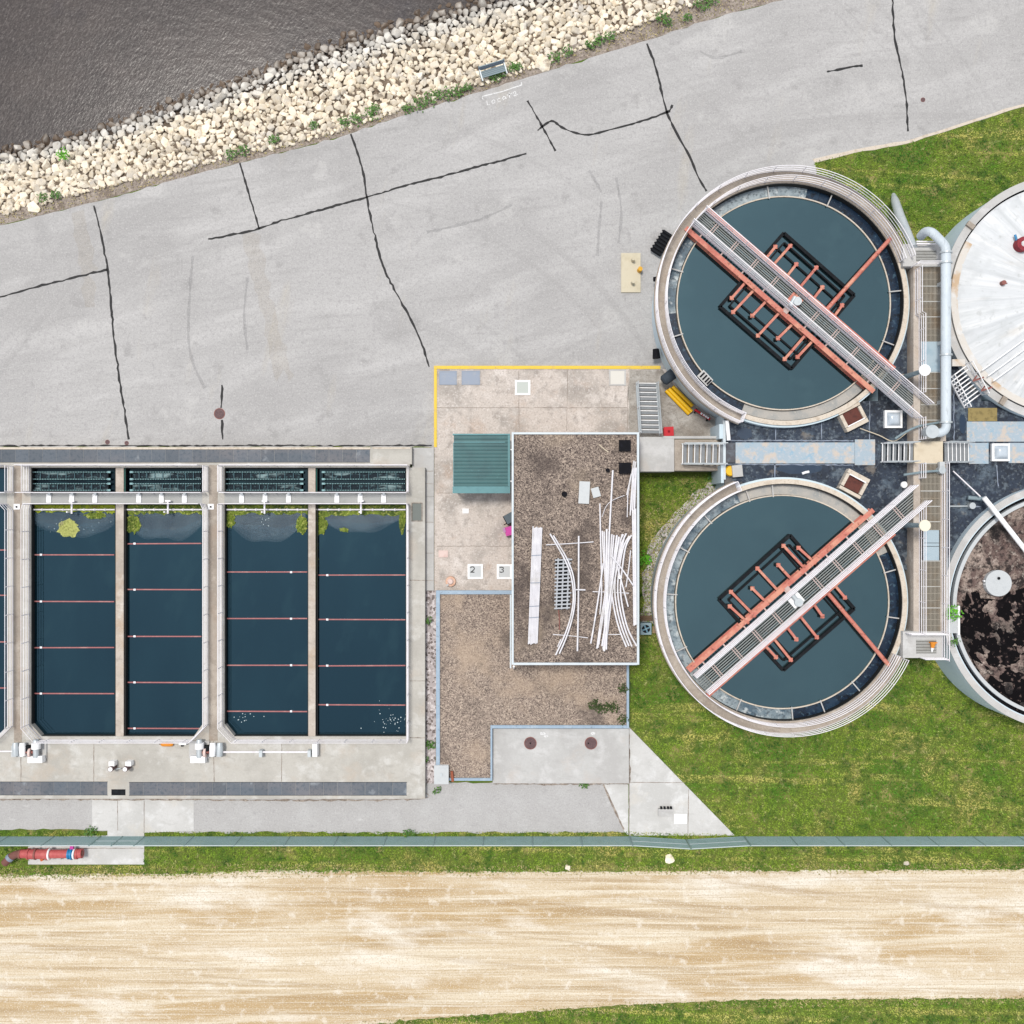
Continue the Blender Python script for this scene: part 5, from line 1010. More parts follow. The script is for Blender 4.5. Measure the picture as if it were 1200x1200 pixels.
# AC unit
o = thing('ac_unit', 'small blue grey air conditioner with round fan beside the building', 'air conditioner', W(757, 737, 0)); pt = W(757, 737, .9)
MB().box((pt.x, pt.y, .44), (.70, .74, .88)).build('casing', ac_m, o); MB().cyl((pt.x, pt.y), .27, .885, .90, 28).build('fan_opening', black, o)
f_ = MB().ring((pt.x, pt.y), .26, .30, .885, .93, n=28); f_.build('fan_ring', ac_m, o)
for k in range(4): a = k * math.pi / 2 + .4; MB().bar((pt.x + .05 * math.cos(a), pt.y + .05 * math.sin(a), .915), (pt.x + .25 * math.cos(a), pt.y + .25 * math.sin(a), .915), .10, .015).build('fan_blade', mat('fan_grey%d' % k, ph(110, 150, 170)), o)
MB().cyl((pt.x, pt.y), .06, .90, .94, 12).build('fan_hub', ac_m, o)
o = tag(MB().pbox(750, 721.5, 768, 727.5, .0, .16).build('timber_sleeper', wood), 'weathered timber sleeper above the air conditioner', 'timber')
o = tag(MB().pbox(764.5, 734, 769, 742, 0, .10).build('timber_block', mat('pale_wood', ph(176, 150, 116))), 'short pale timber block right of the air conditioner', 'timber')

# ------------------------------------------------------------------ fence
GB = 1.83
wireP = []
def fence_run(name, label, P, cat='chain link fence', group='chain link fence runs', gate=False):
    t = thing(name, label, cat, P[0], group); wb = MB(); r = .0065
    for a, c_ in zip(P[:-1], P[1:]):
        d_ = c_ - a; L = d_.length; d_ = d_.normalized(); n = int(L / .075)
        nn = Vector((-d_.y, d_.x, 0)) * r
        for sgn in (1, -1):
            for k in range(-int(GB / .075), n):
                s0, s1 = k * .075, k * .075 + GB
                z0, z1 = (0, GB) if sgn > 0 else (GB, 0)
                def clip(s_): return max(0, min(L, s_))
                if s1 <= 0 or s0 >= L: continue
                f0, f1 = (clip(s0) - s0) / GB, (clip(s1) - s0) / GB
                p, q = a + d_ * clip(s0) + Vector((0, 0, z0 + (z1 - z0) * f0 + .03)), a + d_ * clip(s1) + Vector((0, 0, z0 + (z1 - z0) * f1 + .03))
                e = Vector((0, 0, r)) if True else nn
                wb.add([p + nn, p - nn + e, q - nn + e, q + nn], [(0, 1, 2, 3)])
        m = max(1, round(L / (3.05 if not gate else L)))
        for k in range(m + 1):
            pt = a + d_ * L * k / m; MB().tube([pt, pt + Vector((0, 0, GB + .06))], .035 if not gate else .03, 8).build('post', fence_m, t)
    wb.build('wire_mesh', fence_m, t, fix=False)
    MB().tube([p + Vector((0, 0, GB)) for p in P], .032, 8).build('top_rail', mat('pale_rail', ph(206, 218, 220)) if 'pale_rail' not in MATS else MATS['pale_rail'], t)
    if gate: MB().tube([p + Vector((0, 0, .08)) for p in P], .025, 6).build('bottom_rail', fence_m, t); MB().tube([p + Vector((0, 0, .95)) for p in P], .022, 6).build('middle_rail', MATS['pale_rail'], t)
    return t
fy = 980.0
fence_run('wire_fence', 'chain link fence from the left picture edge past the red pipe', [W(-260, fy), W(118, fy)])
fence_run('fence_gate', 'left leaf of the chain link gate over the concrete crossing', [W(119, fy), W(143.5, fy)], 'gate', 'chain link gates', True)
fence_run('fence_gate', 'right leaf of the chain link gate over the concrete crossing', [W(144.5, fy), W(169, fy)], 'gate', 'chain link gates', True)
fence_run('wire_fence', 'long chain link fence below the basin and the low gravel roof', [W(170, fy), W(737, fy)])
fence_run('fence_gate', 'left leaf of the bowed chain link gate below the concrete apron', [W(738, fy), W(803, 983.7)], 'gate', 'chain link gates', True)
fence_run('fence_gate', 'right leaf of the bowed chain link gate below the concrete apron', [W(804.5, 983.7), W(871, fy)], 'gate', 'chain link gates', True)
fence_run('wire_fence', 'chain link fence below the lawn, running off the right picture edge', [W(872, fy), W(1460, fy)])

# ------------------------------------------------------------------ small things on the yard, pad and decks
def hatch(label, x0, y0, x1, y1, z, fm, lm, fr=.10, cat='hatch', sym=None, h=.05):
    t = thing('hatch', label, cat, W((x0 + x1) / 2, (y0 + y1) / 2, z)); p, q = W(x0, y0, z), W(x1, y1, z)
    if fr:
        for a in ((p.x, q.y, p.x + fr, p.y), (q.x - fr, q.y, q.x, p.y), (p.x + fr, p.y - fr, q.x - fr, p.y), (p.x + fr, q.y, q.x - fr, q.y + fr)): MB().prism([(a[0], a[1]), (a[2], a[1]), (a[2], a[3]), (a[0], a[3])], z, z + h).build('frame', fm, t)
    MB().prism([(p.x + fr + .002, q.y + fr + .002), (q.x - fr - .002, q.y + fr + .002), (q.x - fr - .002, p.y - fr - .002), (p.x + fr + .002, p.y - fr - .002)], z, z + h - .015).build('lid', lm, t)
    if sym:
        b = MB()
        for st in sym: b.ribbon([(p.x + .18 + u * .26, p.y - .18 - v * .34) for u, v in st], .055, z + h + .004)
        b.build('number', dark, t, fix=False)
    return t
TWO = [[(0, .2), (.25, 0), (.75, 0), (1, .25), (.9, .5), (.3, .9), (0, 1), (1, 1)]]
THREE = [[(0, .1), (.4, 0), (.9, .1), (.95, .35), (.5, .48), (.95, .62), (.9, .9), (.4, 1), (0, .9)]]
hatch('left blue grey double hatch in the upper left pad corner', 514.5, 434.8, 535.3, 451, .1, hatch_b, hatch_b, .06)
pt = W(525.7, 444.5, .15); 
hatch('right blue grey double hatch in the upper left pad corner', 541, 434.5, 562.5, 451, .1, hatch_b, hatch_b, .06)
hatch('white framed grey hatch in the middle of the upper pad', 603.5, 445.5, 621.5, 463, .1, white, mat('hatch_green', ph(206, 212, 206)), .12)
hatch('plain cream white hatch at the upper right of the pad', 713.5, 432.8, 733.5, 452, .1, slab_c, mat('hatch_cream', ph(234, 230, 222)), .10)
hatch('white framed hatch marked 2 beside the low gravel roof', 548, 661, 566, 678.3, .1, white, hatch_m, .12, sym=TWO)
hatch('white framed hatch marked 3 half under the building edge', 582.2, 661.2, 599.8, 678.5, .1, white, hatch_m, .12, sym=THREE)
hatch('small white square plate with a dot on the stained pad', 542, 596, 549.3, 601.6, .1, white, white, .04); 
hatch('small pale pink plate near the left pad edge', 514, 645, 525, 653, .1, pinkc, pinkc, .04)
hatch('grey grated drain cover in the pavement right of the basin', 482.3, 589, 495, 611, ZD, dirt, mat('drain_grate', ph(140, 146, 142), [('wave', 7, None, .45, .6, ph(96, 102, 98), .9)]), .05, 'drain')
o = thing('standpipe_cap', 'round salmon pipe cap above the corner of the low gravel roof', 'pipe cap', W(528, 681.5, .1)); pt = W(528, 681.5, .3)
MB().cyl((pt.x, pt.y), .34, .1, .32, 24, .32).build('collar', mat('salmon', ph(232, 192, 168), [('noise', 5, None, .5, .7, ph(214, 160, 132), .7)]), o); MB().cyl((pt.x, pt.y), .2, .32, .42, 20, .14).build('cap', pinkc, o); MB().box((pt.x - .2, pt.y - .22, .34), (.16, .12, .1), .6).build('lug', slab_c, o)
o = thing('lidded_bin', 'dark grey lidded bin peeking out under the building edge', 'bin', W(595, 607, .1)); pt = W(594.8, 607.5, 1.1)
MB().box((pt.x + .1, pt.y, .56), (.62, .60, .92), .5).build('body', black, o); MB().box((pt.x + .13, pt.y + .02, 1.06), (.60, .58, .08), .5).build('lid', mat('bin_lid', ph(100, 112, 120)), o); MB().box((pt.x - .02, pt.y - .30, 1.0), (.5, .06, .06), .5).build('handle', black, o)
o = thing('plastic_tub', 'bright magenta plastic tub under the building edge', 'tub', W(595, 622, .1)); pt = W(595, 622.3, .8)
MB().box((pt.x + .08, pt.y, .44), (.52, .56, .7), .25).build('body', magenta, o); MB().box((pt.x + .08, pt.y, .81), (.40, .40, .03), .25).build('lid', mat('magenta_lid', ph(218, 84, 176)), o); MB().box((pt.x - .22, pt.y + .06, .83), (.14, .3, .05), .3).build('handle', mat('pink_grey', ph(196, 150, 190)), o)
o = thing('concrete_pad_block', 'cream concrete slab with yellow bollard stubs on the asphalt', 'slab', W(739, 319.5, 0)); MB().pbox(728, 296.5, 750.7, 342.5, 0, .12).build('slab', cream_c, o)
for x, y, m_, r_ in ((741.3, 305.5, cream_c, .11), (741, 332, cream_c, .11), (749.3, 317, mat('amber', ph(232, 176, 62)), .16)): pt = W(x, y, .12); MB().cyl((pt.x, pt.y), r_, .12, .62, 16, r_ * .9).build('bollard', m_, o, smooth=True)
for x, y, r_, lb_ in ((257.3, 484.8, .32, 'reddish manhole cover on the asphalt between two sealed cracks'), (126, 518, .13, 'small red valve cover left of the sealed crack at the basin edge'), (148.5, 519.2, .12, 'small red valve cover at the foot of the sealed crack'), (1081.5, 117, .13, 'small dark valve cover on the asphalt near the upper lawn')):
    t = thing('ground_cover', lb_, 'manhole cover', W(x, y, 0)); pt = W(x, y, 0); MB().cyl((pt.x, pt.y), r_, .004, .022, 28).build('cover', manh, t); MB().ring((pt.x, pt.y), r_, r_ * 1.12, .004, .026, n=28).build('frame', rust, t)
# louvred black panel leaning by the upper tank, black buoys, yellow and red gear
o = thing('black_pallet', 'black slatted pallet leaning on the left wall of the upper tank', 'pallet', W(778, 287, 0)); p, q = W(767.5, 297, .35), W(783.5, 272.5, .35); d_ = (q - p).normalized(); n_ = Vector((-d_.y, d_.x, 0))
MB().bar(p + n_ * -.02, q + n_ * -.02, .75, .03).build('back_board', black, o)
for k in range(7): c_ = p.lerp(q, (k + .5) / 7) + Vector((0, 0, .06)); MB().bar(c_ - n_ * .42, c_ + n_ * .42, .11, .08).build('slat', dark, o)
for x, y, lb_ in ((769, 327, 'small black float hanging at the left wall of the upper tank'), (768.5, 414, 'larger black float at the lower left wall of the upper tank')):
    t = MB().tube([W(x, y - 5 * (1 if y > 400 else .4), .9), W(x + (1 if y > 400 else 0), y + 6 * (1 if y > 400 else .4), .9)], [.20, .26] if y > 400 else .2, 12).build('float', black, smooth=True); tag(t, lb_, 'float')
o = thing('black_cylinder', 'black padded cylinder sticking out of the upper tank wall', 'cylinder', W(783, 441, 0)); a, c_ = W(778, 446, 1.25), W(790.5, 436.5, 1.25); MB().tube([a + (a - c_).normalized() * .1, a, c_], [.22, .34, .36], 18).build('drum', mat('slate', ph(58, 68, 78)), o, smooth=True); MB().tube([c_ + Vector((-.15, .1, .2)), c_ + Vector((-.15, .1, -1.1))], .1, 10).build('stand', dark, o)
for k, (a, c_) in enumerate((((780.5, 457.5), (807.5, 485)), ((783.5, 455.5), (810.5, 482.5)), ((788, 453), (811.5, 476)))):
    t = MB().tube(RP([a, c_], .25 + .12 * (k == 1)), .13, 12).build('yellow_pipe', yel2, smooth=True); tag(t, f'bright yellow pipe leaning by the light blue tank wall, {("outermost", "middle", "innermost")[k]} of three', 'pipe', 'yellow pipes by the tank wall')
o = thing('barrier_board', 'red board with white reflectors at the foot of the blue tank wall', 'barrier', W(822, 483, 0)); a, c_ = W(814, 480, .5), W(832, 491.5, .5); MB().bar(a, c_, .12, .2).build('board', red, o)
for k in (.42, .58, .72, .85): pt = a.lerp(c_, k); MB().box((pt.x, pt.y, .62), (.12, .12, .03), -.5).build('reflector', white, o)
for k in (.1, .9): pt = a.lerp(c_, k); MB().box((pt.x, pt.y, .2), (.08, .3, .4), -.5).build('foot', dark, o)
o = thing('red_tub', 'bright red plastic tub beside the concrete landing', 'tub', W(783.8, 505.5, 0)); pt = W(783.8, 505.5, .7); MB().box((pt.x, pt.y, .32), (.56, .52, .64), .05).build('body', red, o); MB().box((pt.x, pt.y, .68), (.62, .58, .06), .05).build('lid', red, o); MB().box((pt.x, pt.y + .0, .725), (.14, .14, .03)).build('knob', mat('dark_red', ph(150, 14, 34)), o)
# pumps on the south deck
def pump(label, x, y, flip):
    """x, y: centre of the coupling"""
    s_ = -1 if flip else 1; z = ZD
    t = thing('pump_set', label, 'pump', W(x, y, z), 'white pumps on the south deck')
    def P_(dx, dy, h): return W(x + s_ * dx, y + dy, z + h)
    for dx in (-19.2, -11): MB().tube([P_(dx, -9, .42), P_(dx, -4, .45), P_(dx + .4, 6, .42)], [.18, .22, .20], 14).build('gearbox', alu if dx < -12 else white, t, smooth=True); pt = P_(dx, 0, 0); MB().box((pt.x, pt.y, z + .14), (.3, .7, .28)).build('foot', hatch_m, t)
    MB().tube([P_(-7, 2, .42), P_(6, 2, .42)], .10, 12).build('shaft', rust, t, smooth=True); pt = P_(-2, 2.5, .4); MB().tube([pt + Vector((-.07, 0, 0)), pt + Vector((.07, 0, 0))], .30, 20).build('flywheel', pinkc, t, smooth=True); pt = P_(-4, -1.5, .3); MB().box((pt.x, pt.y, z + .25), (.3, .5, .5)).build('bracket', dark, t)
    MB().tube([P_(4.8, -13, .45), P_(4.8, -6, .45)], [.16, .24], 14).build('motor_cap', alu, t, smooth=True); MB().tube([P_(4.8, -9, .5), P_(4.8, -2, .5)], .28, 16).build('motor', white, t, smooth=True); MB().tube([P_(4.8, -2, .45), P_(4.8, 8, .45)], .19, 14).build('motor_neck', alu, t, smooth=True)
    a, c_ = P_(-3, 9.6, .3), P_(14, 9.6, .3); MB().bar(a, c_, .42, .5).build('belt_guard', white, t)
    pt = P_(5, -1, .1); MB().box((pt.x, pt.y, z + .06), (1.3, 1.1, .12)).build('base_plate', slab_c, t)
    return t
pump('white pump and motor set at the foot of the left walkway', 37.5, 879.5, False)
pump('white pump and motor set at the foot of the middle walkway', 238.5, 879.5, True)
o = thing('drive_shaft', 'long thin white shaft along the deck ending in a white box', 'shaft', W(310, 881, ZD)); MB().tube(RP([(259, 881.3), (363, 881.3)], ZD + .35), .055, 8).build('shaft', rail_w, o, smooth=True)
for x in (307.5, 364): pt = W(x, 881.3, ZD); MB().box((pt.x, pt.y, ZD + .25), (.2, .42, .5)).build('bearing', alu, o)
MB().pbox(366, 872, 371.5, 887, ZD, ZD + .6).build('end_box', white, o)
t = MB().tube(RP([(-110, 880.5), (16, 880.5)], ZD + .35), .05, 8).build('drive_shaft', rail_w, smooth=True); tag(t, 'thin white shaft running off the left picture edge on the deck', 'shaft')
for x, lb_ in ((130, 'left'), (149, 'right')):
    s_ = 1 if lb_ == 'left' else -1
    t = thing('control_box', f'{lb_} of two small white control boxes with round heads on the deck', 'control box', W(x, 898, ZD), 'white control boxes on the south deck'); pt = W(x + (.6 if s_ > 0 else 1), 895.3, ZD + .5); MB().box((pt.x, pt.y, ZD + .25), (.36, .30, .5)).build('box', white, t); pt = W(x - (.6 if s_ > 0 else 2.6), 901.5, ZD + .7); MB().cyl((pt.x, pt.y), .15, ZD, ZD + .7, 16, .17).build('post', manh, t, smooth=True); MB().cyl((pt.x, pt.y), .135, ZD + .7, ZD + .73, 16).build('head', white, t)
t = MB().tube(RP([(135, 901.5), (141.5, 900.3)], ZD + .3), .03, 6).build('link_rod', alu); tag(t, 'short rod between the two white control boxes', 'rod')
o = thing('orange_float', 'orange life float on the deck edge below the second tank', 'float', W(195, 872.5, ZD)); MB().tube(RP([(188.5, 872.3), (190.5, 872.3), (201, 872.5), (203, 872.6)], ZD + .15), [.05, .13, .13, .05], 12).build('body', orange, o, smooth=True); MB().tube(RP([(186.5, 872), (189, 872.2)], ZD + .15), .03, 6).build('cord', wood, o)
o = thing('junction_box', 'small white junction box right of the orange float', 'box', W(213.5, 872, ZD)); MB().pbox(209.5, 870.3, 218, 873, ZD, ZD + .3).build('body', white, o); MB().pbox(212, 873.2, 214, 875, ZD, ZD + .2).build('plug', black, o)
# apron foundation remains
o = thing('footing_stub', 'small grey block with stains beside a white plate on the concrete apron', 'footing', W(779, 951, 0)); MB().pbox(771.5, 948, 788.5, 957, 0, .22).build('block', slab_c, o); 
for x in (775, 779, 783, 786.5): pt = W(x, 947, .2); MB().box((pt.x, pt.y, .12), (.12, .14, .22)).build('bolt', dark, o)
t = MB().pbox(790, 954, 805, 965.5, .008, .05).build('white_plate', white); tag(t, 'flat white plate on the concrete apron beside the grey block', 'plate')
# red fire pipe assembly
fp = thing('red_pipe_assembly', 'coral red pipe assembly with blue and white rings on the concrete strip', 'pipe', W(50, 1002, 0)); zp = .55
ce = [(33, 1000.5), (96, 1000)]
MB().tube(RP([(24, 1000.5), (33, 1000.5)], zp), .27, 18).build('pipe', coral_d, fp, smooth=True)
MB().tube(RP([(33.5, 1001), (41, 1001), (41.5, 1001), (55, 1001)], zp), [.30, .32, .30, .31], 20).build('valve_body', coral_d, fp, smooth=True)
for x, m_, r_ in ((24, rust, .30), (33.5, coral_d, .35), (42, rust, .36), (56.5, coral_d, .38), (58.3, white, .37), (81, blue, .33), (84.5, blue, .36), (87.5, white, .34), (90.5, coral_d, .33)): MB().tube(RP([(x - .9, 1000.8), (x + .9, 1000.8)], zp), r_, 20).build('flange', m_, fp, smooth=True)
MB().tube(RP([(59, 1000.8), (81, 1000.5)], zp), .27, 18).build('pipe', coral_d, fp, smooth=True); MB().tube(RP([(81.5, 1000.6), (86.5, 1000.4)], zp), .30, 18).build('blue_coupling', blue, fp, smooth=True)
MB().tube(RP([(89, 1000.4), (96.5, 1000)], zp), [.28, .30], 18).build('pipe_mouth', coral_d, fp, smooth=True); MB().tube(RP([(96.6, 1000), (96.9, 1000)], zp), .18, 16).build('mouth_opening', rust, fp)
MB().tube(smooth_line(RP([(24, 1000.5), (18, 1001.5), (12, 1005), (7.5, 1009.5), (5, 1012)], zp), 4), .24, 16).build('elbow', mat('dull_red', ph(128, 84, 76)), fp, smooth=True); MB().tube(RP([(10.2, 1006.6), (13.2, 1003.8)], zp), .27, 16).build('grey_collar', hatch_b, fp, smooth=True)
MB().tube(RP([(48, 1004), (50, 1008.5)], .4), .12, 10).build('side_outlet', mat('orange_red', ph(210, 108, 60)), fp, smooth=True); MB().box(W(84.5, 993.2, .55), (.22, .3, .2)).build('handle', magenta, fp)
for x in (38, 72): pt = W(x, 1001, 0); MB().box((pt.x, pt.y, .16), (.2, .5, .3)).build('support', slab_c, fp)
# bench by the river
bn = thing('park_bench', 'grey slatted bench on the verge above the river stones', 'bench', W(576, 88, 0)); a, c_ = W(564, 92, 0), W(593.5, 83, 0); d_ = (c_ - a).normalized(); n_ = Vector((-d_.y, d_.x, 0))
o0 = W(578.5, 89.3, 0); Lb = 1.75
def bpos(u, v, z): return o0 + d_ * u + n_ * v + Vector((0, 0, z))
for k in range(4): MB().bar(bpos(-Lb / 2, -.05 + k * .11, .45), bpos(Lb / 2, -.05 + k * .11, .45), .095, .04).build('seat_slat', bench_m, bn)
for k in range(3): MB().bar(bpos(-Lb / 2, .40 + k * .03, .58 + k * .13), bpos(Lb / 2, .40 + k * .03, .58 + k * .13), .05, .11).build('back_slat', hatch_b if k == 1 else bench_m, bn)
for u in (-Lb / 2 + .06, Lb / 2 - .06):
    l_ = MB(); l_.bar(bpos(u, -.1, 0), bpos(u, -.1, .45), .06, .06); l_.build('front_leg', bench_m, bn); l_ = MB(); l_.bar(bpos(u, .38, 0), bpos(u, .48, .92), .06, .06); l_.build('rear_leg', bench_m, bn)
    MB().bar(bpos(u, -.35, .64), bpos(u, .40, .64), .07, .04).build('armrest', alu, bn)

# ------------------------------------------------------------------ riprap stones
def stone_mesh(seed, m):
    q = random.Random(seed); bm = bmesh.new()
    for _ in range(16):
        v = Vector((q.gauss(0, 1), q.gauss(0, 1), q.gauss(0, 1))).normalized() * q.uniform(.82, 1.1); bm.verts.new((v.x * .52, v.y * .45, v.z * .36))
    r_ = bmesh.ops.convex_hull(bm, input=bm.verts); bmesh.ops.delete(bm, geom=[e for e in r_['geom_interior'] if isinstance(e, bmesh.types.BMVert)], context='VERTS')
    bmesh.ops.bevel(bm, geom=list(bm.edges), offset=.045, segments=1, affect='EDGES', clamp_overlap=True)
    me = bpy.data.meshes.new('stone'); bm.to_mesh(me); bm.free(); me.materials.append(m); return me
STONES = [stone_mesh(100 + k, rock) for k in range(14)]
STONES_V = []
for me in STONES: STONES_V.append(([tuple(v.co) for v in me.vertices], [tuple(p_.vertices) for p_ in me.polygons]))
q = random.Random(21); spots = []
T4 = [W(p[0], p[1], -.2) for p in TOPB]; D4 = [W(p[0], p[1] - 5, -2.45) for p in WATER]
T4, D4 = resample(T4, 400), resample(D4, 400)
cell = {}
def try_spot(t, s_, rad, gap):
    i = min(398, int(t * 399)); a = T4[i].lerp(T4[i + 1], t * 399 - i); c_ = D4[i].lerp(D4[i + 1], t * 399 - i); p = a.lerp(c_, s_)
    if not (-46 < p.x < 34): return
    kx, ky = int(p.x // .8), int(p.y // .8)
    for dx in (-1, 0, 1):
        for dy in (-1, 0, 1):
            for (o_, r0) in cell.get((kx + dx, ky + dy), ()):
                if (o_.xy - p.xy).length < (r0 + rad) * gap: return
    cell.setdefault((kx, ky), []).append((p, rad)); spots.append((p, rad, s_))
for _ in range(1900): try_spot(q.random(), q.random() ** .9, q.choice((.25, .29, .33)), .76)
for _ in range(14000): try_spot(q.random(), q.uniform(-.04, 1.03), q.uniform(.19, .26), .74)
for _ in range(26000): try_spot(q.random(), q.uniform(-.08, 1.05), q.uniform(.11, .18), .66)
def in_view(p): f = CAM_H / (CAM_H - p.z) / S; x, y = 600 + p.x * f, 600 - p.y * f; return -4 < x < 1204 and -4 < y < 1204
vis = sorted([s_ for s_ in spots if in_view(s_[0]) and s_[0].z > ZW + .05], key=lambda s_: -s_[1])
top = set(id(s_[0]) for s_ in vis[:298]); mass = MB()
for p, rad, s_ in spots:
    me = q.randrange(14); k = rad * 2.4 * q.uniform(.9, 1.1); rot = Matrix.Rotation(q.uniform(0, 6.28), 4, 'Z') @ Matrix.Rotation(q.uniform(-.35, .35), 4, 'X') @ Matrix.Rotation(q.uniform(-.35, .35), 4, 'Y')
    sc = Matrix.Diagonal((k * q.uniform(.9, 1.15), k, k * q.uniform(.9, 1.1), 1)); M_ = Matrix.Translation(p + Vector((0, 0, rad * .32))) @ rot @ sc
    if id(p) in top:
        o = bpy.data.objects.new('riprap_stone', STONES[me]); C.objects.link(o); o.matrix_world = M_
        wet_ = p.z < -1.75
        tag(o, 'dark wet stone at the waterline of the brown river' if wet_ else ('pale grey stone low on the river bank near the water' if p.z < -1.3 else 'cream limestone boulder in the dry upper river bank'), 'stone', 'stones of the river bank')
    else:
        vv, ff = STONES_V[me]; mass.add([M_ @ Vector(v) for v in vv], ff)
tag(mass.build('riprap_stones', rock_i, fix=False), kind='stuff')
for me_i, (x, y, k, lb_) in enumerate(((636.5, 74, 1.0, 'largest flat cream slab stone on the verge right of the bench'), (40, 243, .8, 'flat pale slab stone on the verge at the far left'), (784, 1006.5, .62, 'large pale stone in the grass below the bowed gate'), (665, 1017, .42, 'pale stone in the grass strip above the tan road'), (1062, 1012, .35, 'small white stone in the grass strip at the right'))):
    o = bpy.data.objects.new('slab_stone', STONES[me_i + 3]); C.objects.link(o); o.matrix_world = Matrix.Translation(W(x, y, .02)) @ Matrix.Rotation(1.1 + me_i, 4, 'Z') @ Matrix.Diagonal((k * 1.15, k * 1.3, k * .5, 1)); tag(o, lb_, 'stone')

# ------------------------------------------------------------------ grass and weeds
def blades(name, polys, dens, m, seed, size=(.05, .12), holes=(), z=0.0, clumpy=0.0):
    g_ = np.random.default_rng(seed); V = []
    for P in polys:
        P = np.array([(p.x, p.y) for p in xy(P)]); lo, hi = P.min(0), P.max(0); n = int((hi - lo).prod() * dens)
        X = g_.uniform(lo, hi, (n, 2)); ins = np.zeros(n, bool); j = len(P) - 1
        for i in range(len(P)):
            cnd = (P[i, 1] > X[:, 1]) != (P[j, 1] > X[:, 1])
            with np.errstate(divide='ignore', invalid='ignore'): xx = (P[j, 0] - P[i, 0]) * (X[:, 1] - P[i, 1]) / (P[j, 1] - P[i, 1]) + P[i, 0]
            ins ^= cnd & (X[:, 0] < xx); j = i
        X = X[ins]
        for (c_, r_) in holes: X = X[np.hypot(X[:, 0] - c_[0], X[:, 1] - c_[1]) > r_]
        V.append(X)
    X = np.concatenate(V); n = len(X); a = g_.uniform(0, 2 * np.pi, n); L = g_.uniform(size[0], size[1], n); h = L * g_.uniform(.3, 1.0, n); wd = L * g_.uniform(.16, .34, n)
    d_ = np.c_[np.cos(a), np.sin(a)]; nn = np.c_[-d_[:, 1], d_[:, 0]]
    v = np.empty((n, 3, 3)); zz = np.full(n, z)
    v[:, 0] = np.c_[X + nn * wd[:, None], zz]; v[:, 1] = np.c_[X - nn * wd[:, None], zz]; v[:, 2] = np.c_[X + d_ * (L * .9)[:, None], zz + h]
    me = bpy.data.meshes.new(name); me.vertices.add(3 * n); me.vertices.foreach_set('co', v.reshape(-1)); me.loops.add(3 * n); me.loops.foreach_set('vertex_index', np.arange(3 * n, dtype=np.int32))
    me.polygons.add(n); me.polygons.foreach_set('loop_start', np.arange(0, 3 * n, 3, dtype=np.int32)); me.update(calc_edges=True); me.validate(); me.materials.append(m)
    o = bpy.data.objects.new(name, me); C.objects.link(o); return tag(o, kind='stuff')
HOLES = [((CU.x, CU.y), RBASE), ((CL.x, CL.y), RBASE), ((CD1.x, CD1.y), RD), ((CD2.x, CD2.y), RD)]
LAWN1 = [(953, 190), (1000, 180), (1060, 170), (1130, 148), (1200, 126), (1330, 77), (1330, 420), (1040, 420)]
LAWN2 = [(739, 853), (739, 700), (748, 556), (860, 556), (900, 640), (1090, 700), (1330, 700), (1330, 980), (863, 980)]
STRIP = [(-60, 984), (0, 985), (33, 983), (33, 1014), (169, 1014), (169, 981), (1330, 981), (1330, 1017), (1000, 1020), (560, 1022), (300, 1022), (200, 1026), (-60, 1028)]
THIN = [(-60, 972), (60, 973), (110, 974), (125, 979), (125, 980), (-60, 980)]
THIN2 = [(169, 974.5), (480, 975), (735, 974.5), (865, 978), (862, 981), (169, 981)]
BOT = [(440, 1201), (520, 1193), (640, 1185), (760, 1177), (900, 1172), (1100, 1171), (1330, 1169), (1330, 1260), (300, 1260), (300, 1212)]
blades('grass', [LAWN1, LAWN2], 230, grass, 1, (.06, .15), HOLES)
blades('grass', [STRIP, BOT], 230, grass, 2, (.06, .15))
blades('grass', [THIN, THIN2], 300, grass, 3, (.05, .13))
blades('dry_grass', [[(-60, 1016), (0, 1017), (33, 1015), (169, 1015), (300, 1012), (560, 1014), (800, 1013), (1330, 1010), (1330, 1021), (1000, 1024), (560, 1026), (200, 1030), (-60, 1034)], [(300, 1208), (440, 1196), (640, 1181), (760, 1173), (1100, 1167), (1330, 1165), (1330, 1174), (1100, 1176), (760, 1184), (440, 1206)], [(755, 600), (830, 565), (800, 640), (772, 700), (752, 715), (765, 640)]], 70, dry, 4, (.06, .16), HOLES[:2])
blades('verge_grass', [EDGE_ for EDGE_ in ([(x, y - 2) for x, y in EDGE[2:-2]] + [(x, y + 3) for x, y in TOPB[2:-2]][::-1],)], 34, dry, 5, (.06, .16))
def plant(label, x, y, r, m=weed, n=60, z=0.0, h=.35, group=None):
    q = random.Random(int(x * 7 + y)); b = MB(); c_ = W(x, y, z)
    for _ in range(n):
        a = q.uniform(0, 6.28); rr = r * math.sqrt(q.random()); p = c_ + Vector((rr * math.cos(a), rr * math.sin(a) * q.uniform(.6, 1), q.uniform(.03, h))); L = q.uniform(.10, .20) * (.6 + r); b_ = q.uniform(0, 6.28)
        d_ = Vector((math.cos(b_), math.sin(b_), q.uniform(-.3, .5))); n_ = Vector((-d_.y, d_.x, q.uniform(-.3, .3))).normalized()
        b.add([p, p + d_ * L * .5 + n_ * L * .28, p + d_ * L, p + d_ * L * .5 - n_ * L * .28], [(0, 1, 2, 3)])
    for k in range(4): a = k * 1.6; b.bar(c_, c_ + Vector((.12 * math.cos(a), .12 * math.sin(a), h)), .015, .015)
    return tag(b.build('weed_plant', m, fix=False), label, 'plant', group)
VERGE = 'low green weed clump on the verge between stones and asphalt'
bright = mat('bright_leaves', ph(104, 180, 40), [('noise', 5, None, .5, .66, ph(70, 140, 30), .7)], isl=.25)
plant('bright green tuft among the upper left river stones', 76, 183, .42, bright, 80, -.9, .5)
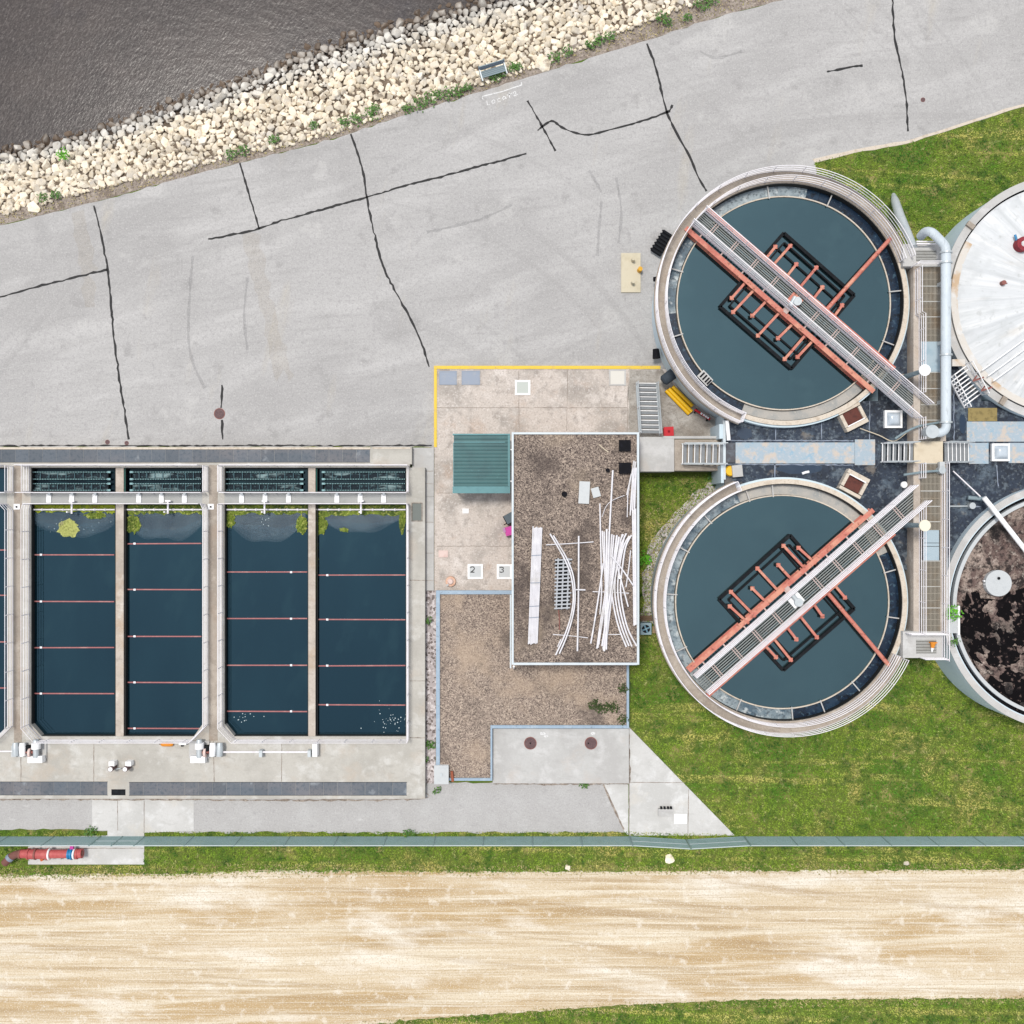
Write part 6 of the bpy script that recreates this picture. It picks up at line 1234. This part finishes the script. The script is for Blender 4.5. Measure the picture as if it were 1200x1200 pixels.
for x, y, r in ((52, 232, .35), (66, 229, .35), (272, 181, .4), (286, 177, .45), (322, 165, .35), (368, 147, .3), (404, 144, .4), (418, 140, .45), (436, 134, .5), (440, 127, .3), (478, 128, .35), (492, 122, .5), (505, 116, .55), (520, 111, .5), (535, 108, .5), (548, 104, .3), (580, 91, .35), (588, 87, .3), (600, 80, .35), (606, 78, .3), (650, 68, .4), (664, 62, .4), (692, 53, .35), (702, 49, .4), (714, 44, .35), (775, 21, .4), (782, 27, .3), (822, 6, .5), (835, 2, .4), (805, 22, .3)):
    plant(VERGE, x, y, r, weed, 55, 0, .3, 'weed clumps along the verge')
plant('green weed on the edge between pale tank lid and old asphalt', 684, 918, .28, weed, 50, .0); plant('green weed on the old asphalt beside the white cabinet', 512, 925, .28, weed, 35)
plant('yellow green weed in the pebble strip beside the upper low roof', 501, 727, .3, weed, 40); plant('taller weed in the pebble strip near the white cabinet', 505, 872, .35, weed, 60); plant('small weed in the pebble strip right above the white cabinet', 500, 890, .22, weed, 25)
plant('green weed tuft along the fence below the service road', 480, 975, .35, weed, 60); plant('small fence side weed left of the concrete crossing', 108, 974, .35, weed, 50)
plant('bright green weed growing at the left rim of the sludge tank', 1114.5, 718, .5, bright, 90, ZG + .1, .5)
plant('yellowish weed below the ledge at the sludge tank rim', 1117, 752, .3, weed, 40, ZS)
for x, y, r, lb_ in ((696, 825, .38, 'leftmost green weed patch on the low gravel roof'), (706, 829, .45, 'dark green weed patch in the middle of the low gravel roof corner'), (719, 828, .4, 'right green weed patch on the low gravel roof'), (732, 806, .4, 'weed against the right coping of the low gravel roof'), (730, 843, .35, 'weed in the lower right corner of the low gravel roof')): plant(lb_, x, y, r, mat('dark_weed%d' % int(x), ph(62, 82, 34), [('noise', 5, None, .5, .65, ph(36, 44, 22), .8)], isl=.25), 70, ZT - .08, .15)
plant('bright weed on the bank between building and lower tank', 754, 655, .5, bright, 90); plant('green weed below the left end of the dark roof', 836, 561, .5, weed, 70)
